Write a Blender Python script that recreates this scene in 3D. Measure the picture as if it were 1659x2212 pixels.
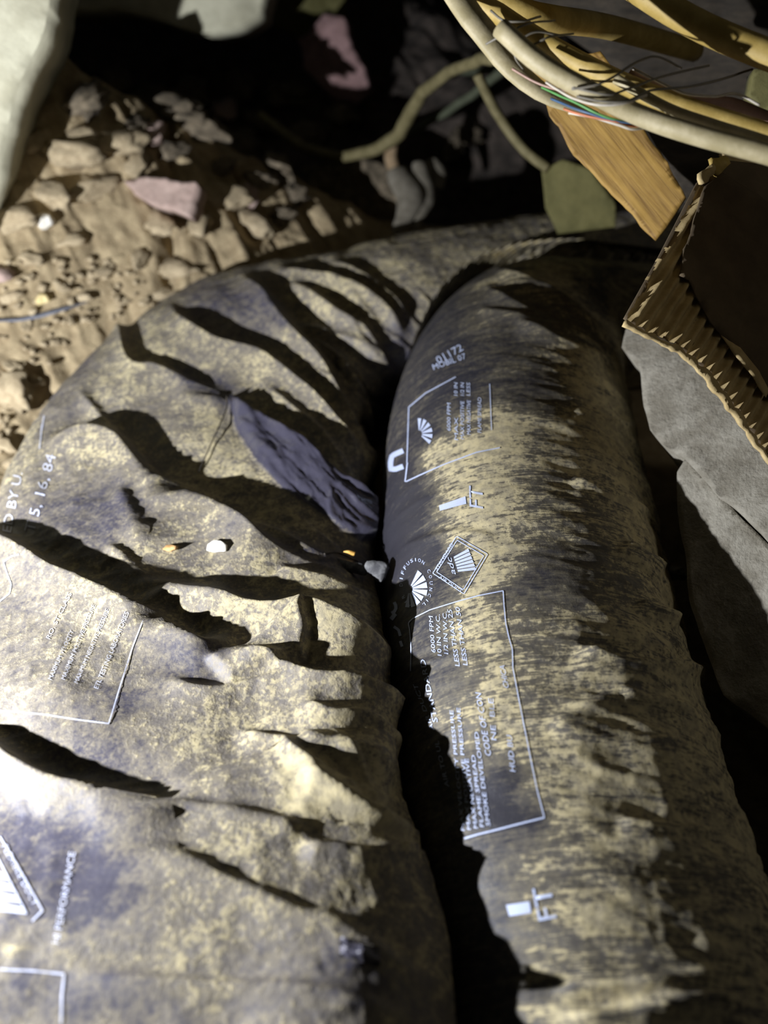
import bpy, bmesh, math, random
import numpy as np
from mathutils import Vector, Matrix
from mathutils.bvhtree import BVHTree

for o in list(bpy.data.objects):
    bpy.data.objects.remove(o)
SC = bpy.context.scene
COL = SC.collection
random.seed(7)
RNG = np.random.default_rng(7)

# ------------------------------------------------------------------ camera
W, H, F = 1659.0, 2212.0, 2000.0
CX, CY = W / 2, H / 2
CAM = np.array([0.0, 0.0, 0.78])
PITCH = math.radians(47.0)
FWD = np.array([0.0, math.cos(PITCH), -math.sin(PITCH)])
UPV = np.array([0.0, math.sin(PITCH), math.cos(PITCH)])
RGT = np.array([1.0, 0.0, 0.0])
cd = bpy.data.cameras.new('camera')
cam = bpy.data.objects.new('camera', cd)
COL.objects.link(cam)
cam.location = CAM
cam.rotation_euler = (math.pi / 2 - PITCH, 0, 0)
cd.sensor_fit = 'HORIZONTAL'
cd.sensor_width = 36.0
cd.lens = F / W * 36.0
cd.clip_start = 0.01
cd.dof.use_dof = True
cd.dof.focus_distance = 0.71
cd.dof.aperture_fstop = 4.2
SC.camera = cam

# ------------------------------------------------------------------ light
wd = bpy.data.worlds.new('world')
SC.world = wd
wd.use_nodes = True
wd.node_tree.nodes['Background'].inputs[0].default_value = (0.62, 0.66, 0.72, 1)
wd.node_tree.nodes['Background'].inputs[1].default_value = 0.010


def add_light(name, kind, loc, target, energy, color, **kw):
    ld = bpy.data.lights.new(name, kind)
    ld.energy = energy
    ld.color = color
    for k, v in kw.items():
        setattr(ld, k, v)
    lo = bpy.data.objects.new(name, ld)
    COL.objects.link(lo)
    lo.location = loc
    d = Vector(target) - Vector(loc)
    lo.rotation_euler = d.to_track_quat('-Z', 'Y').to_euler()
    return lo


LIGHT = (-0.58, 0.21, 0.39)
add_light('flashlight', 'SPOT', LIGHT, (-0.05, 0.60, 0.14), 55.0, (0.90, 0.93, 1.0),
          spot_size=math.radians(150), spot_blend=0.6, shadow_soft_size=0.006)
add_light('fill_light', 'SPOT', (0.85, 0.30, 0.85), (0.25, 0.55, 0.20), 1.8, (1.0, 0.94, 0.83),
          spot_size=math.radians(80), spot_blend=0.9, shadow_soft_size=0.10)  # added fill for the dim right side, no such lamp known there

vs = SC.view_settings
vs.view_transform = 'Standard'
vs.look = 'None'
vs.exposure = 0.0
vs.gamma = 1.0
vs.use_curve_mapping = False


# ------------------------------------------------------------------ helpers
def rdir(px, py):
    return FWD + RGT * ((px - CX) / F) + UPV * ((CY - py) / F)


def P(px, py, depth):
    return CAM + rdir(px, py) * depth


def PZ(px, py, z):
    d = rdir(px, py)
    return CAM + d * ((z - CAM[2]) / d[2])


def project(V):
    Q = V - CAM
    dep = Q @ FWD
    return CX + F * (Q @ RGT) / dep, CY - F * (Q @ UPV) / dep, dep


def plane_pt(px, py, p0, n):
    d = rdir(px, py)
    return CAM + d * (np.dot(np.array(p0) - CAM, n) / np.dot(d, n))


def unit(v):
    v = np.array(v, float)
    return v / np.linalg.norm(v)


def smooth(x):
    x = np.clip(x, 0, 1)
    return x * x * (3 - 2 * x)


def _hash(ix, iy, iz, s):
    n = (ix * 374761393 + iy * 668265263 + iz * 2147483647 + s * 974634777) & 0xFFFFFFFF
    n = ((n ^ (n >> 13)) * 1274126177) & 0xFFFFFFFF
    n = (n ^ (n >> 16)) & 0xFFFFFF
    return n / float(0xFFFFFF)


def vnoise(X, s=0):
    """value noise in -1..1 for an array (n,3)"""
    X = np.asarray(X, float)
    I = np.floor(X).astype(np.int64)
    f = X - I
    f = f * f * f * (f * (f * 6 - 15) + 10)
    r = 0
    for a in (0, 1):
        wa = f[:, 0] if a else 1 - f[:, 0]
        for b in (0, 1):
            wb = f[:, 1] if b else 1 - f[:, 1]
            for c in (0, 1):
                wc = f[:, 2] if c else 1 - f[:, 2]
                r = r + wa * wb * wc * _hash(I[:, 0] + a, I[:, 1] + b, I[:, 2] + c, s)
    return r * 2 - 1


def fbm(X, octv=4, s=0, gain=0.5):
    X = np.asarray(X, float)
    r, a = 0, 1.0
    for k in range(octv):
        r = r + a * vnoise(X * (2.03 ** k) + 17.3 * k, s + k)
        a *= gain
    return r


def ridged(X, octv=4, s=0):
    X = np.asarray(X, float)
    r, a = 0, 1.0
    for k in range(octv):
        r = r + a * (1 - 2 * np.abs(vnoise(X * (2.1 ** k) + 9.1 * k, s + k)))
        a *= 0.5
    return r


def mesh_obj(name, V, Fc, mat, parent=None, smooth_shade=True):
    me = bpy.data.meshes.new(name)
    V = np.asarray(V, float)
    me.from_pydata([tuple(v) for v in V] if len(V) < 20000 else V.tolist(), [], Fc if isinstance(Fc, list) else Fc.tolist())
    if smooth_shade:
        me.polygons.foreach_set('use_smooth', np.ones(len(me.polygons), bool))
    me.materials.append(mat)
    me.update()
    o = bpy.data.objects.new(name, me)
    COL.objects.link(o)
    if parent is not None:
        attach(o, parent)
    return o


def attach(o, parent):
    o.parent = parent
    loc = parent.get('_base')
    if loc is not None:
        o.matrix_parent_inverse = Matrix.Translation((-loc[0], -loc[1], -loc[2]))


def tag(o, label=None, cat=None, group=None, kind=None):
    if label:
        o['label'] = label
    if cat:
        o['category'] = cat
    if group:
        o['group'] = group
    if kind:
        o['kind'] = kind
    return o


def thing(name, label, cat, loc, group=None):
    o = bpy.data.objects.new(name, None)
    COL.objects.link(o)
    o.empty_display_size = 0.02
    o.location = tuple(loc)
    o['_base'] = [float(c) for c in loc]
    return tag(o, label, cat, group)


def catmull(pts, n):
    pts = np.asarray(pts, float)
    p = np.vstack([2 * pts[0] - pts[1], pts, 2 * pts[-1] - pts[-2]])
    out = []
    m = 60
    for i in range(1, len(p) - 2):
        t = np.linspace(0, 1, m, endpoint=False)[:, None]
        a, b, c, d = p[i - 1], p[i], p[i + 1], p[i + 2]
        out.append(0.5 * ((2 * b) + (c - a) * t + (2 * a - 5 * b + 4 * c - d) * t ** 2 + (3 * b - a - 3 * c + d) * t ** 3))
    out = np.vstack(out + [p[-2][None]])
    dd = np.r_[0, np.cumsum(np.linalg.norm(np.diff(out[:, :3], axis=0), axis=1))]
    s = np.linspace(0, dd[-1], n)
    return np.stack([np.interp(s, dd, out[:, k]) for k in range(out.shape[1])], 1), s


def tube_geo(pts, rad, n=40, m=10, flat=1.0, cap=True, wob=0.0, seed=0):
    """round tube through 3D points; rad is a number or one value per point"""
    pts = np.asarray(pts, float)
    r = np.full(len(pts), rad) if np.isscalar(rad) else np.asarray(rad, float)
    c, s = catmull(np.c_[pts, r], n)
    ctr, rr = c[:, :3], c[:, 3]
    if wob:
        ctr = ctr + np.stack([fbm(np.c_[s * 18, s * 0 + k, s * 0], 3, seed + k) for k in range(3)], 1) * wob
    T = np.gradient(ctr, axis=0)
    T /= np.linalg.norm(T, axis=1)[:, None]
    N = np.zeros_like(T)
    ref = np.array([0, 0, 1.0]) if abs(T[0, 2]) < 0.9 else np.array([1.0, 0, 0])
    N[0] = unit(ref - T[0] * np.dot(ref, T[0]))
    for i in range(1, n):
        v = N[i - 1] - T[i] * np.dot(N[i - 1], T[i])
        N[i] = v / np.linalg.norm(v)
    B = np.cross(T, N)
    th = np.linspace(0, 2 * math.pi, m, endpoint=False)
    V = ctr[:, None] + rr[:, None, None] * (np.cos(th)[None, :, None] * B[:, None] + flat * np.sin(th)[None, :, None] * N[:, None])
    V = V.reshape(-1, 3)
    Fc = [(i * m + j, i * m + (j + 1) % m, (i + 1) * m + (j + 1) % m, (i + 1) * m + j) for i in range(n - 1) for j in range(m)]
    if cap:
        Fc.append(tuple(range(m))[::-1])
        Fc.append(tuple((n - 1) * m + j for j in range(m)))
    return V, Fc


def plate_geo(poly, p0, nrm, thick, seg=14.0, relief=0.0, freq=40.0, seed=0, edge=0.0, back_scale=1.0, dome=0.0):
    """a slab: outline in the plane (p0, nrm), a rough front face, real thickness behind it"""
    nrm = unit(nrm)
    pl = []
    k = len(poly)
    for i in range(k):
        a, b = np.array(poly[i], float), np.array(poly[(i + 1) % k], float)
        m = max(1, int(np.linalg.norm(b - a) / seg))
        for t in range(m):
            pl.append(a + (b - a) * t / m)
    pl = np.array(pl)
    out = np.array([plane_pt(x, y, p0, nrm) for x, y in pl])
    ax = unit(np.cross(nrm, [0, 0, 1.0] if abs(nrm[2]) < 0.9 else [0, 1.0, 0]))
    ay = np.cross(nrm, ax)
    c = out.mean(0)
    uv = np.stack([(out - c) @ ax, (out - c) @ ay], 1)
    if edge:
        uv += np.stack([fbm(np.c_[uv * freq * 1.5, uv[:, :1] * 0 + kk], 3, seed + 5 + kk) for kk in (0, 1)], 1) * edge
    bm = bmesh.new()
    vs_ = [bm.verts.new((u, v, 0)) for u, v in uv]
    f = bm.faces.new(vs_)
    bmesh.ops.triangulate(bm, faces=[f])
    for it in range(4):
        le = [e for e in bm.edges if e.calc_length() > max(0.006, np.ptp(uv) / 60)]
        if not le:
            break
        bmesh.ops.subdivide_edges(bm, edges=le, cuts=1)
        bmesh.ops.triangulate(bm, faces=bm.faces[:])
    bmesh.ops.recalc_face_normals(bm, faces=bm.faces[:])
    bm.verts.index_update()
    q = np.array([v.co[:] for v in bm.verts])
    bnd = [[v.index for v in e.verts] for e in bm.edges if e.is_boundary]
    fs = [[v.index for v in fc.verts] for fc in bm.faces]
    if sum(fc.normal.z for fc in bm.faces) < 0:
        fs = [f_[::-1] for f_ in fs]
    bm.free()
    h = np.zeros(len(q))
    if relief:
        h = fbm(np.c_[q[:, :2] * freq, q[:, :1] * 0 + seed], 5, seed) * relief
    if dome:
        rr = np.linalg.norm(q[:, :2], axis=1) / np.linalg.norm(uv, axis=1).max()
        h = h - dome * rr ** 2
    top = c + q[:, :1] * ax + q[:, 1:2] * ay + h[:, None] * nrm
    bot = c + back_scale * (q[:, :1] * ax + q[:, 1:2] * ay) - thick * nrm
    n = len(q)
    V = np.vstack([top, bot])
    Fc = list(fs) + [[i + n for i in f_[::-1]] for f_ in fs]
    es = set()
    for f_ in fs:
        for i in range(len(f_)):
            es.add((f_[i], f_[(i + 1) % len(f_)]))
    for a, b in bnd:
        if (a, b) not in es:
            a, b = b, a
        Fc.append([b, a, a + n, b + n])
    return V, Fc


def rock_geo(seed, sub=3, rough=0.35, squash=(1, 1, 0.7), freq=1.6, facets=7):
    bm = bmesh.new()
    bmesh.ops.create_icosphere(bm, subdivisions=sub, radius=1)
    bm.verts.index_update()
    V = np.array([v.co[:] for v in bm.verts])
    Fc = [[v.index for v in f.verts] for f in bm.faces]
    bm.free()
    rr_ = np.random.default_rng(seed)
    for k in range(facets):
        n_ = unit(rr_.normal(size=3))
        d_ = rr_.uniform(0.55, 0.85)
        V = V - np.maximum(V @ n_ - d_, 0)[:, None] * n_
    V = V * (1 + rough * fbm(V * freq * 1.6 + seed * 3.7, 5, seed, 0.6))[:, None]
    return V * np.array(squash), Fc


def rot3(seed):
    r = random.Random(seed)
    return np.array(Matrix.Rotation(r.uniform(0, 6.28), 3, 'Z') @ Matrix.Rotation(r.uniform(-.5, .5), 3, 'X'))


# ------------------------------------------------------------------ materials
class NT:
    def __init__(self, name):
        self.m = bpy.data.materials.new(name)
        self.m.use_nodes = True
        self.t = self.m.node_tree
        self.b = self.t.nodes['Principled BSDF']

    def n(self, typ, **kw):
        nd = self.t.nodes.new(typ)
        for k, v in kw.items():
            setattr(nd, k, v)
        return nd

    def l(self, a, b):
        self.t.links.new(a, b)

    def val(self, sock, v):
        if hasattr(v, 'default_value') or hasattr(v, 'is_linked'):
            self.l(v, sock)
        else:
            sock.default_value = v

    def pos(self):
        return self.n('ShaderNodeNewGeometry').outputs['Position']

    def mapping(self, vec, scale=(1, 1, 1), rot=(0, 0, 0), loc=(0, 0, 0)):
        nd = self.n('ShaderNodeMapping')
        self.l(vec, nd.inputs['Vector'])
        nd.inputs['Scale'].default_value = scale
        nd.inputs['Rotation'].default_value = rot
        nd.inputs['Location'].default_value = loc
        return nd.outputs[0]

    def noise(self, vec, scale, detail=4, rough=0.5, dist=0.0):
        nd = self.n('ShaderNodeTexNoise')
        self.l(vec, nd.inputs['Vector'])
        nd.inputs['Scale'].default_value = scale
        nd.inputs['Detail'].default_value = detail
        nd.inputs['Roughness'].default_value = rough
        nd.inputs['Distortion'].default_value = dist
        return nd.outputs['Fac']

    def math(self, op, a, b=0.0, c=0.0, clamp=False):
        nd = self.n('ShaderNodeMath', operation=op)
        nd.use_clamp = clamp
        for i, v in enumerate((a, b, c)):
            self.val(nd.inputs[i], v)
        return nd.outputs[0]

    def rng(self, v, a, b, c=0.0, d=1.0):
        nd = self.n('ShaderNodeMapRange', interpolation_type='SMOOTHSTEP')
        self.l(v, nd.inputs[0])
        for i, x in enumerate((a, b, c, d)):
            nd.inputs[i + 1].default_value = x
        return nd.outputs[0]

    def mix(self, f, a, b):
        nd = self.n('ShaderNodeMix', data_type='RGBA')
        self.val(nd.inputs[0], f)
        for s, v in ((nd.inputs[6], a), (nd.inputs[7], b)):
            if isinstance(v, tuple):
                s.default_value = v if len(v) == 4 else (*v, 1)
            else:
                self.l(v, s)
        return nd.outputs[2]

    def mixf(self, f, a, b):
        nd = self.n('ShaderNodeMix', data_type='FLOAT')
        self.val(nd.inputs[0], f)
        self.val(nd.inputs[2], a)
        self.val(nd.inputs[3], b)
        return nd.outputs[0]

    def bump(self, h, strength=0.5, dist=0.002, prev=None):
        nd = self.n('ShaderNodeBump')
        nd.inputs['Strength'].default_value = strength
        nd.inputs['Distance'].default_value = dist
        self.l(h, nd.inputs['Height'])
        if prev is not None:
            self.l(prev, nd.inputs['Normal'])
        return nd.outputs[0]

    def attr(self, name):
        nd = self.n('ShaderNodeAttribute', attribute_name=name)
        return nd.outputs['Fac']

    def out(self, col=None, rough=None, bump=None, spec=None):
        if col is not None:
            self.val(self.b.inputs['Base Color'], (*col, 1) if isinstance(col, tuple) else col)
        if rough is not None:
            self.val(self.b.inputs['Roughness'], rough)
        if bump is not None:
            self.l(bump, self.b.inputs['Normal'])
        if spec is not None:
            self.val(self.b.inputs['Specular IOR Level'], spec)
        return self.m


MUD_A = (0.52, 0.445, 0.265)
MUD_B = (0.32, 0.28, 0.19)


def duct_material(name, base, streak, base_rough=0.40):
    """black polythene sleeve (or its pale print) under a broken film of dried mud"""
    g = NT(name)
    p = g.pos()
    d = g.attr('dirt')
    if streak:
        n1 = g.noise(g.mapping(p, (16, 60, 18), (0, 0, math.radians(-7))), 1.0, 9, 0.66, 1.2)
        st1 = g.noise(g.mapping(p, (34, 330, 40), (0, 0, math.radians(-12))), 1.0, 6, 0.62, 1.0)
        st2 = g.noise(g.mapping(p, (45, 260, 50), (0, 0, math.radians(14))), 1.0, 6, 0.62, 1.4)
        n2 = g.math('MAXIMUM', st1, g.math('SUBTRACT', st2, 0.02))
        n3 = g.noise(p, 240, 6, 0.68)
        w = (0.30, 0.44, 0.26)
    else:
        n1 = g.noise(p, 20, 9, 0.68, 0.5)
        n2 = g.noise(p, 90, 7, 0.7, 0.4)
        n3 = g.noise(p, 300, 4, 0.6)
        w = (0.30, 0.36, 0.34)
    s = g.math('ADD', g.math('ADD', g.math('MULTIPLY', n1, w[0]), g.math('MULTIPLY', n2, w[1])), g.math('MULTIPLY', n3, w[2]))
    s = g.math('ADD', s, g.math('MULTIPLY', g.math('SUBTRACT', d, 0.5), 0.42))
    crust = g.rng(s, 0.485 if streak else 0.47, 0.58 if streak else 0.61)
    film = g.rng(s, 0.32, 0.54, 0.0, 0.26 if streak else 0.40)
    m = g.math('MAXIMUM', crust, film)
    tone = g.noise(p, 120, 5, 0.6)
    mud = g.mix(g.rng(tone, 0.35, 0.65), MUD_B, MUD_A)
    col = g.mix(m, base, mud)
    fine = g.noise(p, 900, 3, 0.6)
    b1 = g.bump(g.math('ADD', g.math('MULTIPLY', crust, 0.5), g.math('MULTIPLY', n3, 0.5)), 0.35, 0.0014)
    b2 = g.bump(fine, 0.22, 0.0006, b1)
    rough = g.mixf(m, g.rng(d, -0.35, 0.25, base_rough - 0.14, base_rough + 0.12), 0.92)
    return g.out(col, rough, b2, g.mixf(m, g.rng(d, -0.5, 0.2, 1.0, 0.5), 0.15))


M = {}
PLASTIC = (0.052, 0.049, 0.070)
PLASTIC_R = (0.026, 0.025, 0.032)
M['sleeve_l'] = duct_material('muddy_black_sleeve', PLASTIC, False)
M['sleeve_r'] = duct_material('streaked_black_sleeve', PLASTIC_R, True)
M['print_l'] = duct_material('pale_print_muddy', (0.50, 0.53, 0.66), False, 0.5)
M['print_r'] = duct_material('pale_print_streaked', (0.46, 0.52, 0.70), True, 0.5)


def simple(name, a, b, scale=60, rough=0.85, bs=0.4, bd=0.003, stretch=(1, 1, 1), detail=6, rot=(0, 0, 0), lo=0.35, hi=0.65):
    g = NT(name)
    p = g.mapping(g.pos(), stretch, rot)
    n = g.noise(p, scale, detail, 0.62)
    n2 = g.noise(p, scale * 6, 3, 0.6)
    col = g.mix(g.rng(n, lo, hi), a, b)
    col = g.mix(g.rng(n2, 0.3, 0.75, 0, 0.35), col, a)
    bp = g.bump(g.math('ADD', n, g.math('MULTIPLY', n2, 0.4)), bs, bd)
    return g.out(col, rough, bp)


M['soil'] = simple('dry_soil', (0.27, 0.205, 0.115), (0.43, 0.34, 0.20), 55, 0.95, 0.8, 0.004)
M['clod'] = simple('soil_clod', (0.30, 0.235, 0.14), (0.47, 0.38, 0.24), 90, 0.95, 0.7, 0.003)
M['pebble_yellow'] = simple('yellow_pebble', (0.55, 0.44, 0.20), (0.70, 0.58, 0.30), 80, 0.7, 0.3, 0.001)
M['pink'] = simple('pink_fragment', (0.34, 0.245, 0.205), (0.43, 0.32, 0.27), 50, 0.9, 0.4, 0.003)
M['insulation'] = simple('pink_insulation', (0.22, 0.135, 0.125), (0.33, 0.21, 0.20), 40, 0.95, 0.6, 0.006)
M['concrete'] = simple('grey_concrete', (0.165, 0.148, 0.112), (0.28, 0.26, 0.21), 45, 0.9, 0.8, 0.004)
M['block'] = simple('yellowish_concrete', (0.40, 0.38, 0.27), (0.55, 0.53, 0.39), 22, 0.9, 0.4, 0.004)
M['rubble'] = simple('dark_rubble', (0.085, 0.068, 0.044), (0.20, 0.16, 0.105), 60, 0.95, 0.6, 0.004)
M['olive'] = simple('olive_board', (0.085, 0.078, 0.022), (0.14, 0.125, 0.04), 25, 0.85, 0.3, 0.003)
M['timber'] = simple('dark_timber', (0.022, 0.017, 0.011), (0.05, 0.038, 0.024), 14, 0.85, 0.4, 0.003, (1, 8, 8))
M['card'] = simple('brown_card', (0.085, 0.06, 0.032), (0.12, 0.085, 0.046), 40, 0.9, 0.2, 0.001)
M['flute'] = simple('card_fluting', (0.42, 0.31, 0.14), (0.56, 0.43, 0.21), 70, 0.9, 0.4, 0.001)
M['cable_tan'] = simple('tan_cable', (0.34, 0.285, 0.15), (0.47, 0.40, 0.24), 60, 0.6, 0.3, 0.001)
M['cable_gold'] = simple('gold_cable', (0.36, 0.25, 0.06), (0.50, 0.36, 0.11), 50, 0.6, 0.3, 0.001)
M['vine'] = simple('pale_stem', (0.13, 0.11, 0.045), (0.20, 0.17, 0.08), 60, 0.75, 0.3, 0.001)
M['vine_green'] = simple('green_stem', (0.06, 0.068, 0.04), (0.09, 0.10, 0.06), 60, 0.75, 0.3, 0.001)
M['root'] = simple('brown_root', (0.25, 0.17, 0.09), (0.38, 0.28, 0.17), 60, 0.85, 0.3, 0.001)
M['fibre'] = simple('grey_fibre', (0.13, 0.115, 0.085), (0.20, 0.18, 0.14), 80, 0.9, 0.3, 0.001)
M['bark'] = simple('grey_bark', (0.06, 0.06, 0.065), (0.16, 0.16, 0.16), 120, 0.8, 0.5, 0.001)
M['white'] = simple('white_flake', (0.72, 0.68, 0.58), (0.85, 0.82, 0.74), 120, 0.7, 0.3, 0.001)
M['rust'] = simple('brown_chip', (0.34, 0.18, 0.06), (0.50, 0.30, 0.12), 120, 0.7, 0.3, 0.001)
M['orange'] = simple('orange_twig', (0.70, 0.38, 0.08), (0.85, 0.52, 0.14), 120, 0.6, 0.3, 0.001)
M['dark'] = simple('dark_stalk', (0.03, 0.025, 0.02), (0.07, 0.055, 0.04), 120, 0.8, 0.3, 0.001)
M['strip'] = simple('grey_plastic_strip', (0.14, 0.15, 0.18), (0.24, 0.25, 0.29), 70, 0.45, 0.3, 0.001)
for nm, c in (('w_green', (0.10, 0.30, 0.08)), ('w_blue', (0.06, 0.12, 0.22)), ('w_orange', (0.55, 0.17, 0.06)),
              ('w_white', (0.62, 0.56, 0.46)), ('w_pink', (0.42, 0.26, 0.20)), ('w_grey', (0.20, 0.18, 0.14))):
    M[nm] = simple(nm, tuple(x * .8 for x in c), c, 80, 0.5, 0.1, 0.0005)


def wood_mat():
    g = NT('yellow_timber')
    p = g.mapping(g.pos(), (1, 1, 1), (0, 0, 0))
    # grain runs along the board: local generated direction baked as attribute 'grain'
    a = g.n('ShaderNodeAttribute', attribute_name='grainuv').outputs['Vector']
    v = g.mapping(a, (10, 170, 1))
    n = g.noise(v, 1.0, 8, 0.6, 0.7)
    v2 = g.mapping(a, (40, 800, 1))
    n2 = g.noise(v2, 1.0, 4, 0.6, 0.3)
    col = g.mix(g.rng(n, 0.32, 0.66), (0.16, 0.080, 0.012), (0.40, 0.235, 0.045))
    col = g.mix(g.rng(n2, 0.35, 0.7, 0, 0.4), col, (0.46, 0.29, 0.07))
    return g.out(col, 0.7, g.bump(g.math('ADD', n, g.math('MULTIPLY', n2, .5)), 0.4, 0.0012))


M['wood'] = wood_mat()


# ------------------------------------------------------------------ ground
def mound_height(x, y):
    """dry soil rising behind and to the left of the ducts"""
    base = 0.008 * fbm(np.c_[x * 6, y * 6, x * 0], 4, 3)
    rise = smooth((y - 0.74) / 0.50) * (1 - smooth((y - 1.22) / 0.16))
    side = 1 - smooth((x + 0.34) / 0.38)
    m = 0.245 * rise * (0.30 + 0.70 * side) * (1 - smooth((x - 0.02) / 0.20))
    left = 0.09 * smooth((-x - 0.28) / 0.20) * smooth((y - 0.35) / 0.4) * (1 - smooth((y - 1.2) / 0.2))
    back = 0.10 * smooth((y - 1.42) / 0.35) * (1 + 0.7 * fbm(np.c_[x * 3.1, y * 3.1, x * 0 + 4], 3, 21))
    z = base + m + left + back
    amt = smooth((m + left + back) / 0.06)
    # clefts running down the slope, lumps, crumbs
    w = x * 9 + 2.0 * fbm(np.c_[x * 5, y * 5, x * 0], 2, 12)
    cleft = np.exp(-((vnoise(np.c_[(x + 0.75 * y) * 11, (y - 0.75 * x) * 4.0, x * 0 + 2], 31)) / 0.10) ** 2)
    z = z - amt * 0.011 * cleft * (0.4 + 0.6 * smooth(vnoise(np.c_[x * 7, y * 7, x * 0 + 6], 44) + 0.4))
    z = z + amt * (0.008 * ridged(np.c_[(x + .6 * y) * 12, (y - .6 * x) * 5, x * 0 + 1], 5, 8)
                   + 0.0034 * ridged(np.c_[(x + .5 * y) * 38, (y - .5 * x) * 20, x * 0 + 2], 4, 14))
    z = z + 0.0026 * np.maximum(0, fbm(np.c_[x * 120, y * 120, x * 0 + 5], 2, 18))
    # the long curved crack
    cx = -0.330 + 0.060 * np.cos((y - 1.06) * 5.2) - 0.0
    z = z - 0.022 * np.exp(-((x - cx) / 0.009) ** 2) * smooth((y - 0.93) / 0.05) * (1 - smooth((y - 1.20) / 0.05))
    return z


def grid_mesh(name, xs, ys, mat):
    X, Y = np.meshgrid(xs, ys)
    x, y = X.ravel(), Y.ravel()
    z = mound_height(x, y)
    nx, ny = len(xs), len(ys)
    i = np.arange(ny - 1)[:, None] * nx + np.arange(nx - 1)[None, :]
    Fc = np.stack([i, i + 1, i + nx + 1, i + nx], -1).reshape(-1, 4)
    return mesh_obj(name, np.c_[x, y, z], Fc, mat)


xs = np.unique(np.concatenate([np.arange(-1.5, -0.75, .03), np.arange(-0.75, 0.20, .0032), np.arange(0.20, 2.2, .02)]))
ys = np.unique(np.concatenate([np.arange(-0.6, 0.55, .02), np.arange(0.55, 1.37, .0034)]))
ground = grid_mesh('floor', xs, ys, M['soil'])
tag(ground, 'dry crumbly tan soil floor rising to a cracked mound behind the ducts', None, None, 'structure')


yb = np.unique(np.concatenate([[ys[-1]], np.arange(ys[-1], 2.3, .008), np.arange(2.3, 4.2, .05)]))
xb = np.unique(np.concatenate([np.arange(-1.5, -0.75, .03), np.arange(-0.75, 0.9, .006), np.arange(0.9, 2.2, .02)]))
M['soil_dimmed'] = simple('dimmed_soil', (0.035, 0.028, 0.022), (0.10, 0.078, 0.062), 40, 0.95, 0.8, 0.004)  # ground behind the mound: the dimness back there is put into its colour
heap = grid_mesh('floor_back_dimmed', xb, yb, M['soil_dimmed'])
tag(heap, 'soil floor heaped behind the mound, coloured dark to dim the background', None, None, 'structure')


def gz(x, y):
    return float(mound_height(np.array([x]), np.array([y]))[0])


def on_ground(px, py):
    """the point where a sight line meets the soil"""
    d = rdir(px, py)
    t = np.linspace(0.3, 3.6, 1200)
    q = CAM + d * t[:, None]
    below = np.where(q[:, 2] < mound_height(q[:, 0], q[:, 1]))[0]
    return q[max(below[0] - 1, 0)] if len(below) else q[-1]


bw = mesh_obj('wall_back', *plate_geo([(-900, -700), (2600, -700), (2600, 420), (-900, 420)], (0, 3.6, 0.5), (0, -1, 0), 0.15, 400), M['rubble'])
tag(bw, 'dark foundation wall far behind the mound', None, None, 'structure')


# ------------------------------------------------------------------ ducts
def stroke(px, py, pts, A, wl, ws, b=0.7, taper=0.18, h_in=None):
    """height (m) of one pleat: crest along pts (image units), long slope on the torch side (left of travel is the steep far side)"""
    pts = np.asarray(pts, float)
    c, s = catmull(pts, max(8, int(np.linalg.norm(np.diff(pts, axis=0), axis=1).sum() / 14)))
    R = max(wl, ws * 2.6) * 2.4
    sel = np.where((px > c[:, 0].min() - R) & (px < c[:, 0].max() + R) & (py > c[:, 1].min() - R) & (py < c[:, 1].max() + R))[0]
    out = np.zeros(len(px))
    if len(sel) == 0:
        return out
    X = np.stack([px[sel], py[sel]], 1)
    best = np.full(len(sel), 1e9)
    sd = np.zeros(len(sel))
    tt = np.zeros(len(sel))
    L = s[-1]
    for i in range(len(c) - 1):
        a, bb = c[i], c[i + 1]
        e = bb - a
        l2 = e @ e
        w = X - a
        t = np.clip((w @ e) / l2, 0, 1)
        q = w - t[:, None] * e
        dd = np.hypot(q[:, 0], q[:, 1])
        cr = e[0] * w[:, 1] - e[1] * w[:, 0]      # >0: below a rightward line
        u = dd < best
        best[u] = dd[u]
        sd[u] = np.where(cr[u] < 0, dd[u], -dd[u])  # + on the upper (far) side
        tt[u] = (s[i] + t[u] * (s[i + 1] - s[i])) / L
    amp = smooth(tt / taper) * smooth((1 - tt) / taper)
    endfade = 1.0
    lo = 0.55 * np.exp(-np.abs(sd) / (0.55 * wl)) + 0.45 * np.exp(-(sd / wl) ** 2)
    hi = (1 + b) * np.exp(-(np.abs(sd) / ws) ** 1.5) - b * np.exp(-(sd / (2.8 * ws)) ** 2)
    out[sel] = A * amp * np.where(sd < 0, lo, hi)
    return out


def in_poly(px, py, poly):
    poly = np.asarray(poly, float)
    r = np.zeros(len(px), bool)
    j = len(poly) - 1
    for i in range(len(poly)):
        xi, yi = poly[i]
        xj, yj = poly[j]
        c = ((yi > py) != (yj > py)) & (px < (xj - xi) * (py - yi) / (yj - yi + 1e-12) + xi)
        r ^= c
        j = i
    return r


def poly_soft(px, py, poly, w):
    """1 inside, fading over w at the edge"""
    ins = in_poly(px, py, poly)
    poly = np.asarray(poly, float)
    best = np.full(len(px), 1e9)
    sel = (px > poly[:, 0].min() - w) & (px < poly[:, 0].max() + w) & (py > poly[:, 1].min() - w) & (py < poly[:, 1].max() + w)
    X = np.stack([px[sel], py[sel]], 1)
    bb = best[sel]
    for i in range(len(poly)):
        a, b = poly[i], poly[(i + 1) % len(poly)]
        e = b - a
        q = X - a
        t = np.clip((q @ e) / (e @ e + 1e-9), 0, 1)
        bb = np.minimum(bb, np.hypot(*(q - t[:, None] * e).T))
    best[sel] = bb
    d = np.where(ins, best, -best)
    return smooth(d / w + 0.5)


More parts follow.
